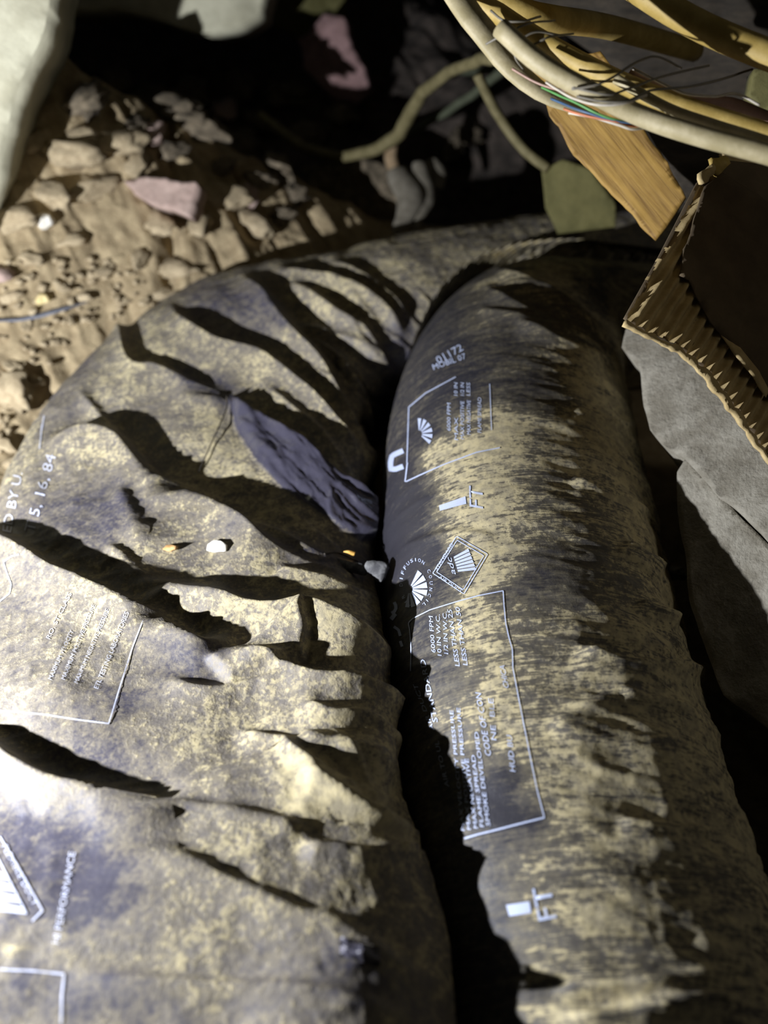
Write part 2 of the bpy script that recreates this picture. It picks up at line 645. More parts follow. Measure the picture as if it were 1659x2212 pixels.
class Duct:
    """a sleeve swept along an axis; pleats are pushed out along its own normals"""

    def __init__(self, axis, n, m_top, m_bot, power=2.3, squash=0.92):
        c, s = catmull(axis, n)
        sq = c[:, 4] if c.shape[1] > 4 else np.full(n, squash)
        self.ctr, self.r, self.s = c[:, :3], c[:, 3], s
        T = np.gradient(self.ctr, axis=0)
        T /= np.linalg.norm(T, axis=1)[:, None]
        side = np.cross(T, [0, 0, 1.0])
        side /= np.linalg.norm(side, axis=1)[:, None]
        up = np.cross(side, T)
        top = np.radians(np.linspace(-38, 218, m_top))
        bot = np.radians(np.linspace(218, 322, m_bot + 2)[1:-1])
        th = np.concatenate([top, bot])
        self.m, self.n = len(th), n
        cs, sn = np.cos(th), np.sin(th)
        pw = (c[:, 5] if c.shape[1] > 5 else np.full(n, power))[:, None]
        ex = np.sign(cs)[None] * np.abs(cs)[None] ** (2 / pw)
        ey = np.sign(sn)[None] * np.abs(sn)[None] ** (2 / pw)
        self.V = (self.ctr[:, None] + self.r[:, None, None] * (ex[..., None] * side[:, None] + (sq[:, None] * ey)[..., None] * up[:, None])).reshape(-1, 3)
        self.th = np.tile(th, n)
        self.S = np.repeat(s, self.m)
        self.arc = np.tile(th, n) * np.repeat(self.r, self.m)
        # outward normals by grid differences
        G = self.V.reshape(n, self.m, 3)
        du = np.gradient(G, axis=0)
        dv = np.roll(G, -1, 1) - np.roll(G, 1, 1)
        N = np.cross(dv, du)
        N /= np.linalg.norm(N, axis=2)[..., None] + 1e-12
        chk = ((G - self.ctr[:, None]) * N).sum(2).mean()
        self.N = (N if chk > 0 else -N).reshape(-1, 3)
        self.px, self.py, _ = project(self.V)
        self.h = np.zeros(len(self.V))
        self.dirt = np.full(len(self.V), 0.5)
        self.facing = ((CAM - self.V) * self.N).sum(1) > 0

    def build(self, name, mat, parent, zmin=0.004):
        V = getattr(self, 'W0', self.V + self.N * self.h[:, None])
        V[:, 2] = np.maximum(V[:, 2], zmin)
        n, m = self.n, self.m
        i = np.arange(n - 1)[:, None] * m
        j = np.arange(m)[None, :]
        jn = (j + 1) % m
        Fc = np.stack([i + j, i + jn, i + m + jn, i + m + j], -1).reshape(-1, 4)
        self.W = V
        self.F = Fc
        o = mesh_obj(name, V, Fc, mat, parent)
        at = o.data.attributes.new('dirt', 'FLOAT', 'POINT')
        at.data.foreach_set('value', self.dirt.astype(np.float32))
        keep = np.where(self.facing[Fc].any(1))[0]
        self.keep = keep
        self.bvh = BVHTree.FromPolygons(V.tolist(), Fc[keep].tolist())
        return o

    def cast(self, px, py, off=0.0006, near=True):
        d = Vector(rdir(px, py)).normalized()
        loc, nrm, idx, _ = self.bvh.ray_cast(Vector(CAM), d)
        if loc is None:
            if not near:
                return None, 0.5
            q0 = Vector(P(px, py, 0.85))
            loc, nrm, idx, _ = self.bvh.find_nearest(q0)
        if nrm.dot(d) > 0:
            nrm = -nrm
        f = self.F[self.keep[idx]]
        return np.array(loc + nrm * off), float(self.dirt[f].mean())


def ax(px, py, z, r, *q):
    return np.r_[PZ(px, py, z), r, list(q)] if q else np.r_[PZ(px, py, z), r]


# ---- left duct: comes from below the frame, swings right behind the other one
LAX = [np.r_[-0.165, -0.42, 0.128, 0.180, .70, 4.4], np.r_[-0.165, -0.15, 0.128, 0.180, .70, 4.4], ax(350, 2212, 0.124, 0.178, .69, 4.4), ax(358, 1850, 0.110, 0.177, .62, 4.2),
       ax(374, 1500, 0.097, 0.178, .54, 3.9), ax(408, 1180, 0.080, 0.190, .425, 4.4), ax(472, 950, 0.076, 0.178, .43, 4.4), ax(600, 795, 0.080, 0.153, .53, 3.4),
       ax(788, 722, 0.086, 0.126, .69, 2.6), ax(1025, 645, 0.086, 0.104, .84, 2.3), ax(1300, 595, 0.085, 0.092, .92, 2.1), ax(1700, 540, 0.085, 0.090, .95, 2.1)]
DL = Duct(LAX, 1200, 520, 24)
px, py = DL.px, DL.py
V = DL.V
h = 0.004 * fbm(V * 9, 3, 50)
h += 0.019 * smooth((px - 500) / 240) * smooth((py - 1200) / 160) * (1 - smooth((py - 1500) / 400)) * (1 - smooth((px - 815) / 50))
h += 0.016 * smooth((px - 400) / 420) * smooth((py - 1640) / 460) * (1 - smooth((px - 930) / 60))
h -= 0.004 * smooth((px - 620) / 200) * smooth((py - 660) / 140) * (1 - smooth((py - 1190) / 200))
S = [
    # crest points, height, near width, far width, valley share
    ([(70, 975), (140, 953), (200, 946), (250, 962), (285, 1000), (325, 1042), (380, 1082), (450, 1103), (500, 1132), (560, 1172), (620, 1200)], .015, 60, 22, .9),
    ([(440, 1098), (500, 1132), (550, 1167), (625, 1202), (700, 1230), (780, 1258)], .0045, 40, 14, .7),
    ([(-120, 1140), (-40, 1160), (0, 1176), (50, 1203), (115, 1247), (190, 1282), (304, 1340), (418, 1404), (470, 1404), (530, 1390)], .016, 60, 24, .9),
    ([(285, 1262), (375, 1288), (461, 1302), (532, 1328), (600, 1345), (645, 1346), (700, 1378), (760, 1420), (830, 1470)], .0135, 40, 28, .9),
    ([(225, 1178), (265, 1205), (300, 1250), (310, 1275)], .006, 26, 12, .5),
    ([(480, 1440), (560, 1446), (610, 1470), (678, 1508), (738, 1520), (803, 1546), (850, 1570)], .012, 36, 22, .9),
    ([(350, 1470), (434, 1497), (543, 1489), (620, 1484)], .006, 34, 9, .6),
    ([(640, 1548), (705, 1582), (770, 1592), (850, 1640)], .007, 24, 13, .8),
    ([(500, 1580), (597, 1612), (667, 1628), (760, 1646), (850, 1680)], .006, 30, 10, .7),
    ([(640, 1680), (705, 1715), (760, 1750), (830, 1785), (900, 1805)], .011, 36, 20, .9),
    ([(590, 1615), (640, 1650), (690, 1680), (780, 1720), (860, 1740)], .006, 20, 10, .7),
    ([(-140, 1570), (-60, 1600), (0, 1640), (100, 1702), (206, 1735), (304, 1762), (400, 1784)], .0145, 55, 28, .9),
    ([(280, 1718), (400, 1745), (488, 1756), (597, 1782), (680, 1806)], .0045, 30, 13, .6),
    ([(190, 1780), (326, 1832), (423, 1872), (488, 1906), (570, 1945), (651, 1985), (722, 2008), (770, 2048), (830, 2095), (910, 2155)], .0042, 60, 15, .5),
    ([(150, 2085), (228, 2110), (347, 2122), (488, 2134), (570, 2138), (651, 2150), (760, 2178), (860, 2230)], .005, 60, 14, .6),
    ([(640, 1838), (720, 1850), (803, 1853), (905, 1838)], .010, 34, 14, .2),
    # upper lobes
    ([(500, 585), (559, 632), (613, 706), (694, 794), (729, 860), (785, 954), (803, 1010), (812, 1080)], .016, 46, 20, .9),
    ([(360, 640), (385, 690), (450, 739), (497, 759), (559, 777), (606, 809), (666, 858), (716, 920), (757, 974), (790, 1040)], .014, 44, 17, .9),
    ([(258, 640), (266, 740), (286, 795), (340, 803), (400, 832), (450, 864), (510, 892)], .010, 34, 12, .7),
    ([(600, 606), (660, 632), (700, 660), (745, 690), (790, 715), (830, 780), (850, 830)], .011, 24, 14, .9),
    ([(635, 695), (710, 714), (770, 738), (800, 762), (830, 800)], .006, 18, 10, .8),
    ([(660, 722), (747, 777), (790, 830), (820, 880)], .008, 22, 12, .8),
    ([(580, 585), (660, 592), (740, 612), (800, 640), (850, 690), (880, 740)], .011, 24, 14, .9),
    ([(700, 560), (780, 590), (850, 640), (885, 700)], .008, 24, 14, .8),
    ([(160, 838), (200, 880), (245, 930), (300, 985), (350, 1030)], .005, 16, 8, .4),
    ([(500, 880), (560, 960), (620, 1030), (690, 1085), (760, 1140), (812, 1178)], .003, 30, 12, .3),
    ([(560, 830), (640, 900), (700, 960), (760, 1040), (810, 1120)], .006, 30, 12, .6),
    ([(520, 1105), (600, 1150), (680, 1190), (760, 1215), (815, 1205)], .006, 26, 10, .5),
    ([(590, 1230), (680, 1255), (740, 1285), (800, 1310)], .006, 24, 11, .6),
    ([(255, 1060), (275, 1100), (300, 1150), (320, 1190)], .008, 50, 16, .3),
]
for pts, A, wl, ws, b in S:
    h += stroke(px, py, pts, A * (1.02 if A > .0115 else 0.95), wl, max(ws, 12) * 1.12, b)
# pinched pleats where the sleeve is bunched against its neighbour
def pleats(c, sharp=0.16):
    """rows of lapped folds: slow rise, sudden drop"""
    f = c - np.floor(c)
    return np.where(f < 1 - sharp, f / (1 - sharp), (1 - f) / sharp) - 0.5


edge = smooth((px - 600) / 170) * smooth((py - 1440) / 60) * (1 - smooth((py - 1840) / 60))
wob_ = 0.55 * fbm(np.c_[px / 170.0, py / 120.0, px * 0], 3, 61)
h += 0.0028 * edge * pleats((0.42 * px - py) / 58.0 + wob_) * (0.45 + 0.55 * smooth(fbm(np.c_[px / 120.0, py / 70.0, px * 0 + 4], 2, 63) + .6))
inner = smooth((px - 600) / 160) * (1 - smooth((py - 1130) / 80)) * smooth((py - 600) / 60)
h += 0.0035 * inner * pleats((0.98 * px - py) / 66.0 + 0.6 * wob_)
low = smooth((py - 1880) / 120) * smooth((px - 380) / 200)
h += 0.0008 * low * pleats((0.40 * px - py) / 120.0 + wob_)
# general crinkle
h += 0.0007 * ridged(np.c_[V[:, 0] * 34 + V[:, 1] * 14, V[:, 1] * 64 - V[:, 0] * 26, V[:, 2] * 30], 4, 71)
# boxy crushed knuckle
h += 0.010 * poly_soft(px, py, [(455, 1440), (640, 1350), (656, 1395), (650, 1440), (500, 1482)], 26)
# clean wet-looking pocket
POCKET = [(497, 862), (525, 885), (585, 925), (660, 980), (725, 1042), (790, 1100), (812, 1170), (780, 1165), (700, 1112), (620, 1060), (555, 995), (515, 930)]
pk = poly_soft(px, py, POCKET, 16)
tp = np.clip(((px - 655) * .70 - (py - 1015) * .715) / 45.0, -1, 1)
h += pk * (0.002 + 0.013 * (tp + 1) + 0.0019 * ridged(np.c_[(px - py) / 26.0, (px + py) / 110.0, px * 0], 3, 81))
DL.h = h
dirt = 0.60 + 0.10 * fbm(V * 5, 2, 90)
dirt -= 1.3 * pk
for poly, w, a in (([(0, 1080), (260, 1040), (330, 1120), (240, 1190), (0, 1140)], 70, -.28), ([(400, 600), (600, 640), (640, 720), (520, 740), (400, 690)], 50, -.30),
                   ([(0, 1750), (220, 1780), (330, 1930), (260, 2010), (0, 2000)], 90, -.34), ([(0, 2080), (300, 2090), (420, 2212), (0, 2212)], 60, -.25),
                   ([(530, 2000), (760, 2060), (920, 2212), (500, 2212)], 90, -.22), ([(330, 1400), (500, 1420), (480, 1500), (350, 1480)], 40, -.22),
                   ([(60, 1550), (420, 1640), (380, 1720), (100, 1660)], 60, -.15), ([(100, 700), (230, 690), (180, 900), (80, 950)], 50, -.22),
                   ([(230, 1490), (340, 1510), (330, 1560), (240, 1540)], 30, -.28), ([(370, 1250), (640, 1285), (560, 1320), (400, 1290)], 30, -.2),
                   ([(560, 1160), (815, 1190), (800, 1260), (640, 1220)], 40, -.25), ([(380, 790), (520, 830), (490, 900), (400, 850)], 26, -.3),
                   ([(450, 880), (520, 960), (700, 1140), (600, 1160), (380, 1040)], 50, .16), ([(600, 1640), (880, 1700), (880, 1830), (620, 1760)], 50, .2),
                   ([(840, 700), (900, 640), (900, 900), (820, 900)], 40, -.3)):
    dirt += a * poly_soft(px, py, poly, w)
DL.dirt = np.clip(dirt, -0.6, 1.2)
# ---- right duct
RAX = [np.r_[0.135, -0.42, 0.125, 0.125], np.r_[0.135, -0.15, 0.125, 0.125], ax(1278, 2212, 0.125, 0.125), ax(1218, 1900, 0.124, 0.125), ax(1156, 1500, 0.124, 0.125),
       ax(1112, 1150, 0.124, 0.126), ax(1098, 950, 0.122, 0.126), ax(1112, 830, 0.118, 0.118), ax(1155, 752, 0.108, 0.106), ax(1230, 718, 0.092, 0.090),
       ax(1340, 706, 0.082, 0.078), ax(1500, 706, 0.075, 0.070), ax(1760, 712, 0.075, 0.070)]
DR = Duct(RAX, 800, 330, 20, 2.05, 0.98)
px, py = DR.px, DR.py
V = DR.V
h = 0.0010 * fbm(V * 8, 3, 150)
SR = [
    ([(1235, 1398), (1286, 1420), (1350, 1440), (1425, 1442), (1520, 1450)], .011, 40, 13, .9),
    ([(1180, 1570), (1250, 1540), (1330, 1500), (1400, 1470)], .004, 40, 26, .4),
    ([(1330, 1500), (1400, 1515), (1480, 1535)], .006, 22, 9, .5),
    ([(1040, 612), (1100, 655), (1190, 700), (1260, 735), (1330, 775)], .007, 30, 12, .8),
    ([(1110, 700), (1180, 730), (1235, 755), (1320, 785)], .006, 24, 10, .8),
    ([(1060, 580), (1150, 610), (1230, 660), (1300, 720)], .006, 30, 12, .7),
    ([(1030, 672), (1120, 690), (1200, 720)], .004, 20, 9, .5),
    ([(1230, 880), (1290, 905), (1370, 930)], .005, 24, 10, .5),
    ([(1230, 1030), (1290, 1055), (1350, 1085), (1400, 1115)], .006, 28, 9, .6),
    ([(1340, 1170), (1380, 1205), (1440, 1225)], .007, 26, 9, .7),
    ([(1370, 1300), (1420, 1330), (1460, 1345)], .006, 22, 9, .7),
    ([(1330, 1770), (1430, 1790), (1540, 1800)], .006, 40, 14, .6),
    ([(1180, 2130), (1300, 2128), (1420, 2120), (1560, 2105)], .006, 40, 12, .6),
    ([(1200, 2200), (1350, 2190), (1480, 2165), (1620, 2160)], .008, 40, 14, .6),
    ([(860, 1190), (930, 1160), (1000, 1150), (1080, 1160)], .002, 30, 10, .4),
    ([(870, 1450), (960, 1420), (1040, 1400)], .0025, 30, 10, .4),
    ([(900, 1640), (1000, 1560), (1080, 1530)], .0025, 30, 10, .4),
]
for pts, A, wl, ws, b in SR:
    h += stroke(px, py, pts, A, wl, ws, b)
rightside = smooth((px - 1080) / 220)
h += (0.0005 + 0.0014 * rightside) * ridged(np.c_[V[:, 0] * 9, V[:, 1] * 46 + V[:, 0] * 12, V[:, 2] * 9], 4, 161)
h += 0.003 * smooth((px - 1330) / 120) * ridged(np.c_[V[:, 0] * 12, V[:, 1] * 24, V[:, 2] * 10], 4, 165)
DR.h = h
dirt = 0.50 + 0.16 * fbm(V * 7, 3, 190) + 0.13 * smooth((px - 1080) / 220)
wx = px + 40 * fbm(V * 22, 3, 192)
wy = py + 40 * fbm(V * 22, 3, 194)
for poly, w, a in (([(780, 560), (1030, 600), (1045, 760), (1060, 900), (900, 1010), (950, 1080), (950, 1200), (860, 1300), (780, 1300)], 90, -.36),
                   ([(780, 1200), (960, 1190), (990, 1420), (930, 1500), (1000, 1660), (1120, 1660), (1180, 1800), (1100, 1900), (1180, 2212), (780, 2212)], 110, -.26),
                   ([(1040, 600), (1300, 600), (1330, 760), (1060, 760)], 80, -.24),
                   ([(1060, 790), (1190, 790), (1190, 900), (1070, 900)], 70, -.24),
                   ([(950, 930), (1110, 900), (1150, 1010), (950, 1010)], 70, .20), ([(1000, 1030), (1130, 1050), (1140, 1280), (1030, 1290), (990, 1150)], 90, .22),
                   ([(980, 1380), (1080, 1300), (1130, 1580), (1040, 1560)], 80, .18),
                   ([(1110, 1150), (1320, 1170), (1260, 1310), (1120, 1290)], 90, -.14),
                   ([(1020, 1640), (1130, 1640), (1190, 1800), (1070, 1790)], 40, -.24)):
    dirt += a * poly_soft(wx, wy, poly, w)
DR.dirt = np.clip(dirt, -0.6, 1.2)
right_duct = thing('flexible_duct', 'narrower straight black flexible duct with printed lettering, beside the broken concrete slab', 'duct', (0.13, 0.40, 0.0), 'black flexible ducts')
DR.build('sleeve', M['sleeve_r'], right_duct)


left_duct = thing('flexible_duct', 'larger mud-covered black flexible duct with deep pleats, bending away on the left', 'duct', (-0.16, 0.40, 0.0), 'black flexible ducts')
# where the two sleeves press together the left one is dented
W0 = DL.V + DL.N * DL.h[:, None]
cr = DR.ctr[::4]
rr_ = (DR.r + 0.0)[::4]
near = np.where((W0[:, 0] > -0.08) | (W0[:, 1] > 0.75))[0]
for k in range(0, len(near), 20000):
    ix = near[k:k + 20000]
    d2 = ((W0[ix][:, None] - cr[None]) ** 2).sum(2)
    jm = d2.argmin(1)
    dist = np.sqrt(d2[np.arange(len(ix)), jm])
    need = rr_[jm] + 0.007 + 0.016 * smooth((W0[ix][:, 1] - 0.85) / 0.1)
    push = np.maximum(need - dist, 0)
    dirv = (W0[ix] - cr[jm]) / (dist[:, None] + 1e-9)
    W0[ix] += dirv * push[:, None]
DL.W0 = W0
DL.build('sleeve', M['sleeve_l'], left_duct)


# ------------------------------------------------------------------ print on the sleeves
def print_mesh(duct, name, P2, Fc, mat, parent):
    V, D, ok = [], [], []
    for x, y in P2:
        q, d = duct.cast(x, y, 0.0006, False)
        ok.append(q is not None)
        V.append(q if q is not None else np.zeros(3))
        D.append(d)
    V = np.array(V)
    keep = []
    for f in Fc:
        if all(ok[i] for i in f):
            g = V[list(f)]
            if max(np.linalg.norm(g[i] - g[i - 1]) for i in range(len(f))) < 0.035:
                keep.append(list(f))
    if not keep:
        return None
    o = mesh_obj(name, V, keep, mat, parent)
    at = o.data.attributes.new('dirt', 'FLOAT', 'POINT')
    at.data.foreach_set('value', (np.array(D) * 0.85 + (-0.26 if duct is DR else 0.0)).astype(np.float32))
    return o


def text_geo(s):
    cu = bpy.data.curves.new('glyphs', 'FONT')
    cu.body = s
    cu.resolution_u = 2
    ob = bpy.data.objects.new('glyphs', cu)
    COL.objects.link(ob)
    bpy.context.view_layer.update()
    me = ob.to_mesh()
    bm = bmesh.new()
    bm.from_mesh(me)
    ob.to_mesh_clear()
    bpy.data.objects.remove(ob)
    bpy.data.curves.remove(cu)
    bmesh.ops.triangulate(bm, faces=bm.faces[:])
    for it in range(2):
        le = [e for e in bm.edges if e.calc_length() > 0.30]
        if le:
            bmesh.ops.subdivide_edges(bm, edges=le, cuts=1)
            bmesh.ops.triangulate(bm, faces=bm.faces[:])
    bm.verts.index_update()
    Vt = np.array([v.co[:2] for v in bm.verts])
    Ft = [[v.index for v in f.verts] for f in bm.faces]
    bm.free()
    return Vt, Ft


def put_text(duct, parent, mat, s, p0, p1, hgt, up=None, bold=0.0, curve=0.0):
    """lettering from p0 to p1 along its baseline, cap height hgt"""
    Vt, Ft = text_geo(s)
    x0, x1 = Vt[:, 0].min(), Vt[:, 0].max()
    p0, p1 = np.array(p0, float), np.array(p1, float)
    e = p1 - p0
    if up is None:
        up = np.array([e[1], -e[0]])
    up = unit(up) * hgt
    u = (Vt[:, 0] - x0) / (x1 - x0)
    v = Vt[:, 1] / 0.69
    P2 = p0 + u[:, None] * e + v[:, None] * up + (curve * 4 * u * (1 - u))[:, None] * unit(up)
    return print_mesh(duct, 'printed_text', P2, Ft, mat, parent)


def put_line(duct, parent, mat, pts, w, name='printed_frame_line'):
    pts = np.array(pts, float)
    d = np.r_[0, np.cumsum(np.linalg.norm(np.diff(pts, axis=0), axis=1))]
    s = np.linspace(0, d[-1], max(2, int(d[-1] / 5)))
    c = np.stack([np.interp(s, d, pts[:, k]) for k in (0, 1)], 1)
    t = np.gradient(c, axis=0)
    t /= np.linalg.norm(t, axis=1)[:, None]
    nn = np.stack([-t[:, 1], t[:, 0]], 1) * w / 2
    P2 = np.vstack([c - nn, c + nn])
    n = len(c)
    return print_mesh(duct, name, P2, [(i, i + 1, n + i + 1, n + i) for i in range(n - 1)], mat, parent)


def put_quads(duct, parent, mat, quads, name, res=6):
    P2, Fc = [], []
    for q in quads:
        a, b, c, d = [np.array(k, float) for k in q]
        o = len(P2)
        for i in range(res + 1):
            for j in range(res + 1):
                u, v = i / res, j / res
                P2.append((1 - u) * (1 - v) * a + u * (1 - v) * b + u * v * c + (1 - u) * v * d)
        Fc += [(o + i * (res + 1) + j, o + (i + 1) * (res + 1) + j, o + (i + 1) * (res + 1) + j + 1, o + i * (res + 1) + j + 1) for i in range(res) for j in range(res)]
    return print_mesh(duct, name, np.array(P2), Fc, mat, parent)


R_, PR = right_duct, M['print_r']
T = lambda s, a, b, hh, up=None: put_text(DR, R_, PR, s, a, b, hh, up)
T('6000 FPM', (942, 1411), (936, 1332), 9, (-1, -.12))
T('10 IN W.C.', (955, 1418), (951, 1328), 9, (-1, -.12))
T('1/2 IN W.C.', (969, 1414), (966, 1322), 9, (-1, -.12))
T('LESS THAN 25', (994, 1440), (977, 1318), 10, (-1, -.15))
T('LESS THAN 50', (1011, 1438), (994, 1313), 10, (-1, -.15))
T('AIR DUCT', (940, 1578), (902, 1478), 9, (-1, .05))
T('STANDARD', (947, 1560), (919, 1425), 11, (-1, .1))
T('AIR TO UL', (972, 1700), (948, 1600), 9, (-1, .05))
T('MAX VELOCITY PRESSURE', (1005, 1795), (980, 1535), 8, (-1, -.1))
T('MAX POSITIVE PRESSURE', (1018, 1793), (995, 1530), 8, (-1, -.1))
T('MAX NEGATIVE', (1033, 1790), (1013, 1640), 8.5, (-1, -.1))
T('FLAME SPREAD', (1046, 1787), (1027, 1632), 8.5, (-1, -.1))
T('SMOKE DEVELOPED', (1060, 1785), (1034, 1582), 9, (-1, -.1))
T('CODE OF CON', (1062, 1634), (1040, 1498), 13, (-1, -.15))
T('NE  BLE', (1073, 1600), (1066, 1510), 11, (-1, -.15))
T('HUD BU', (1114, 1668), (1106, 1590), 12, (-1, -.15))
T('CHICA', (1100, 1488), (1090, 1438), 12, (-1, -.2))
T('FT', (1044, 1100), (1043, 1055), 30, (-1, -.18))
T('FT', (1203, 1984), (1189, 1914), 40, (-1, .18))
T('01172', (948, 787), (1002, 757), 16, None)
T('MOBIL 07', (938, 800), (1008, 775), 12, None)
for k, (a, b) in enumerate((((974, 932), (974, 872)), ((990, 952), (990, 903)), ((1003, 950), (1003, 868)), ((1017, 940), (1017, 866)), ((1040, 936), (1040, 860)))):
    T(['6000 FPM', 'MAX', 'MAX POSITIVE', 'MAX NEGATIVE', 'FLAME SPREAD'][k], a, b, 8, (-1, -.15))
for k, x in enumerate((989, 1003, 1016)):
    T(['10 IN', '1/2 IN', 'LESS'][k], (x, 856), (x, 828), 8, (-1, -.15))
put_quads(DR, R_, PR, [((949, 1093), (1006, 1073), (1008, 1089), (951, 1104))], 'printed_numeral')
put_quads(DR, R_, PR, [((1094, 1956), (1144, 1948), (1148, 1973), (1101, 1980))], 'printed_numeral')
put_line(DR, R_, PR, [(872, 974), (858, 980), (848, 985), (845, 998), (845, 1014), (856, 1014), (872, 1008)], 11, 'printed_big_letter')
# bold hooked letters at the turn of the sleeve
put_line(DR, R_, PR, [(847, 1325), (853, 1322), (858, 1312), (853, 1301)], 7, 'printed_big_letter')
put_line(DR, R_, PR, [(846, 1338), (856, 1326)], 9, 'printed_big_letter')
put_line(DR, R_, PR, [(852, 1354), (862, 1360), (866, 1374)], 6, 'printed_big_letter')
put_line(DR, R_, PR, [(866, 1385), (870, 1397)], 6, 'printed_big_letter')
# label frames
put_line(DR, R_, PR, [(888, 1450), (889, 1400), (886, 1360), (883, 1346), (892, 1337), (930, 1318), (985, 1301), (1032, 1288), (1087, 1277)], 2.2)
put_line(DR, R_, PR, [(1087, 1277), (1089, 1310), (1093, 1349), (1100, 1380), (1107, 1404), (1108, 1444), (1123, 1522), (1144, 1628), (1160, 1706), (1176, 1767)], 2.4)
put_line(DR, R_, PR, [(1176, 1767), (1120, 1781), (1070, 1794), (1030, 1804), (1004, 1812)], 3.6)
put_line(DR, R_, PR, [(881, 1000), (876, 1042), (910, 1026), (960, 1004), (1030, 978), (1080, 968)], 2.6)
put_line(DR, R_, PR, [(884, 880), (882, 940), (880, 1000)], 2.0)
put_line(DR, R_, PR, [(1062, 930), (1060, 880), (1058, 830)], 2.0)
put_line(DR, R_, PR, [(884, 880), (920, 850), (985, 815)], 2.0)
# shell emblem with ringed lettering
fan = []
e0 = np.array([885, 1273.0])
for k in range(8):
    a0, a1 = math.radians(-62 + k * 21.5), math.radians(-62 + k * 21.5 + 16)
    def pt(a, r):
        return e0 + np.array([math.cos(a) * r * 0.86, math.sin(a) * r * 1.0])
    r1 = 46 if k < 4 else 40
    fan.append((pt(a0, 9), pt(a0, r1), pt(a1, r1), pt(a1, 9)))
put_quads(DR, R_, PR, fan, 'printed_shell_emblem', 5)
c0 = np.array([900, 1262.0])
ring = [c0 + np.array([math.cos(a) * 31, math.sin(a) * 52]) for a in np.radians(np.arange(-150, 60, 6))]
for k, s in enumerate('AIR DIFFUSION COUNCIL'):
    if s == ' ':
        continue
    a = math.radians(118 + k * 15.0)
    q = c0 + np.array([math.cos(a) * 29, math.sin(a) * 49])
    tng = unit([-math.sin(a) * 29, math.cos(a) * 49])
    wl_ = 0.9 if s == 'I' else 3.2
    put_text(DR, R_, PR, s, q - tng * wl_, q + tng * wl_, 7, (math.cos(a), math.sin(a)))
fanb = []
e0 = np.array([906, 938.0])
for k in range(6):
    a0, a1 = math.radians(-95 + k * 24), math.radians(-95 + k * 24 + 15)
    fanb.append((pt(a0, 8), pt(a0, 34), pt(a1, 34), pt(a1, 8)))
put_quads(DR, R_, PR, fanb, 'printed_shell_emblem', 4)
# diamond emblem
dia = [(936, 1239), (987, 1159), (1054, 1198), (1003, 1284)]
dc = np.mean(dia, 0)
for sc_ in (1.0, 0.86):
    q = [tuple(dc + (np.array(p) - dc) * sc_) for p in dia]
    put_line(DR, R_, PR, q + [q[0]], 1.8, 'printed_diamond_emblem')
T('adc', (986, 1242), (976, 1206), 13, (-1, -.25))
T('STANDARD', (945, 1233), (980, 1176), 6, (-.8, -.6))
T('AIR DUCT', (948, 1249), (998, 1281), 6, (.5, -.85))
fan2 = []
for k in range(6):
    u = k / 6
    fan2.append(((990 - 10 * u, 1236 - 34 * u), (1030 - 18 * u, 1232 - 48 * u), (1027 - 18 * u, 1226 - 48 * u), (989 - 10 * u, 1232 - 34 * u)))
put_quads(DR, R_, PR, fan2, 'printed_diamond_emblem', 4)

L_, PL = left_duct, M['print_l']
T = lambda s, a, b, hh, up=None: put_text(DL, L_, PL, s, a, b, hh, up)
T('ED BY U.', (24, 1152), (50, 1022), 20, (-1, -.2))
T('T 5, 16, 84', (74, 1152), (122, 985), 22, (-1, -.25))
T('RO. ST CLASS', (108, 1382), (156, 1283), 9, (-.9, -.42))
T('MAXIMUM VELOCITY', (112, 1470), (160, 1364), 9, (-.9, -.36))
T('MAXIMUM POSITIVE PRESSURE', (140, 1470), (208, 1308), 9, (-.9, -.36))
T('MAXIMUM NEGATIVE PRESSURE', (168, 1478), (238, 1318), 9, (-.9, -.36))
T('ETL TESTING LABORATORIES', (212, 1490), (280, 1324), 10, (-.9, -.34))
T('HI PERFORMANCE', (128, 2040), (164, 1842), 15, (-1, -.16))
T('FLEXIBLE DUCT', (4, 1830), (72, 1958), 13, (.87, -.45))
put_line(DL, L_, PL, [(310, 1340), (284, 1406), (256, 1495), (235, 1564)], 3)
put_line(DL, L_, PL, [(235, 1564), (170, 1556), (110, 1546), (48, 1539), (0, 1536)], 3.5)
put_line(DL, L_, PL, [(0, 2095), (70, 2098), (139, 2105), (134, 2150), (132, 2212)], 4.5)
put_line(DL, L_, PL, [(0, 1808), (40, 1875), (92, 1968), (70, 1990)], 4, 'printed_diamond_emblem')
put_line(DL, L_, PL, [(-10, 1842), (30, 1920), (58, 1975)], 3, 'printed_diamond_emblem')
put_quads(DL, L_, PL, [((-30, 1875 + 24 * k), (14 + 12 * k, 1888 + 24 * k), (22 + 12 * k, 1904 + 24 * k), (-30, 1894 + 24 * k)) for k in range(4)], 'printed_diamond_emblem', 5)
put_line(DL, L_, PL, [(42, 1198), (26, 1202), (8, 1214), (15, 1236), (25, 1262), (22, 1282), (0, 1300)], 3)
put_line(DL, L_, PL, [(96, 898), (90, 930), (86, 970)], 3)

# torn lip low on the left duct
V2, F2 = [], []
for i in range(14):
    for j in range(9):
        x, y = 735 + i * 6.5, 2028 + j * 5 + i * 1.6
        q, _ = DL.cast(x, y, 0.002)
        q = V2[-1] if q is None else q
        lift = 0.010 * math.sin(math.pi * j / 8) * math.sin(math.pi * i / 13)
        q = q + np.array([0, -0.2, 1]) * (lift + 0.004 * float(vnoise(np.array([[i * .9, j * .9, 2]]), 5)[0]))
        V2.append(q)
F2 = [(i * 9 + j, (i + 1) * 9 + j, (i + 1) * 9 + j + 1, i * 9 + j + 1) for i in range(13) for j in range(8)]
tl = mesh_obj('torn_lip', np.array(V2), F2, M['sleeve_l'], left_duct)
tag(tl, 'crumpled torn black plastic lip')


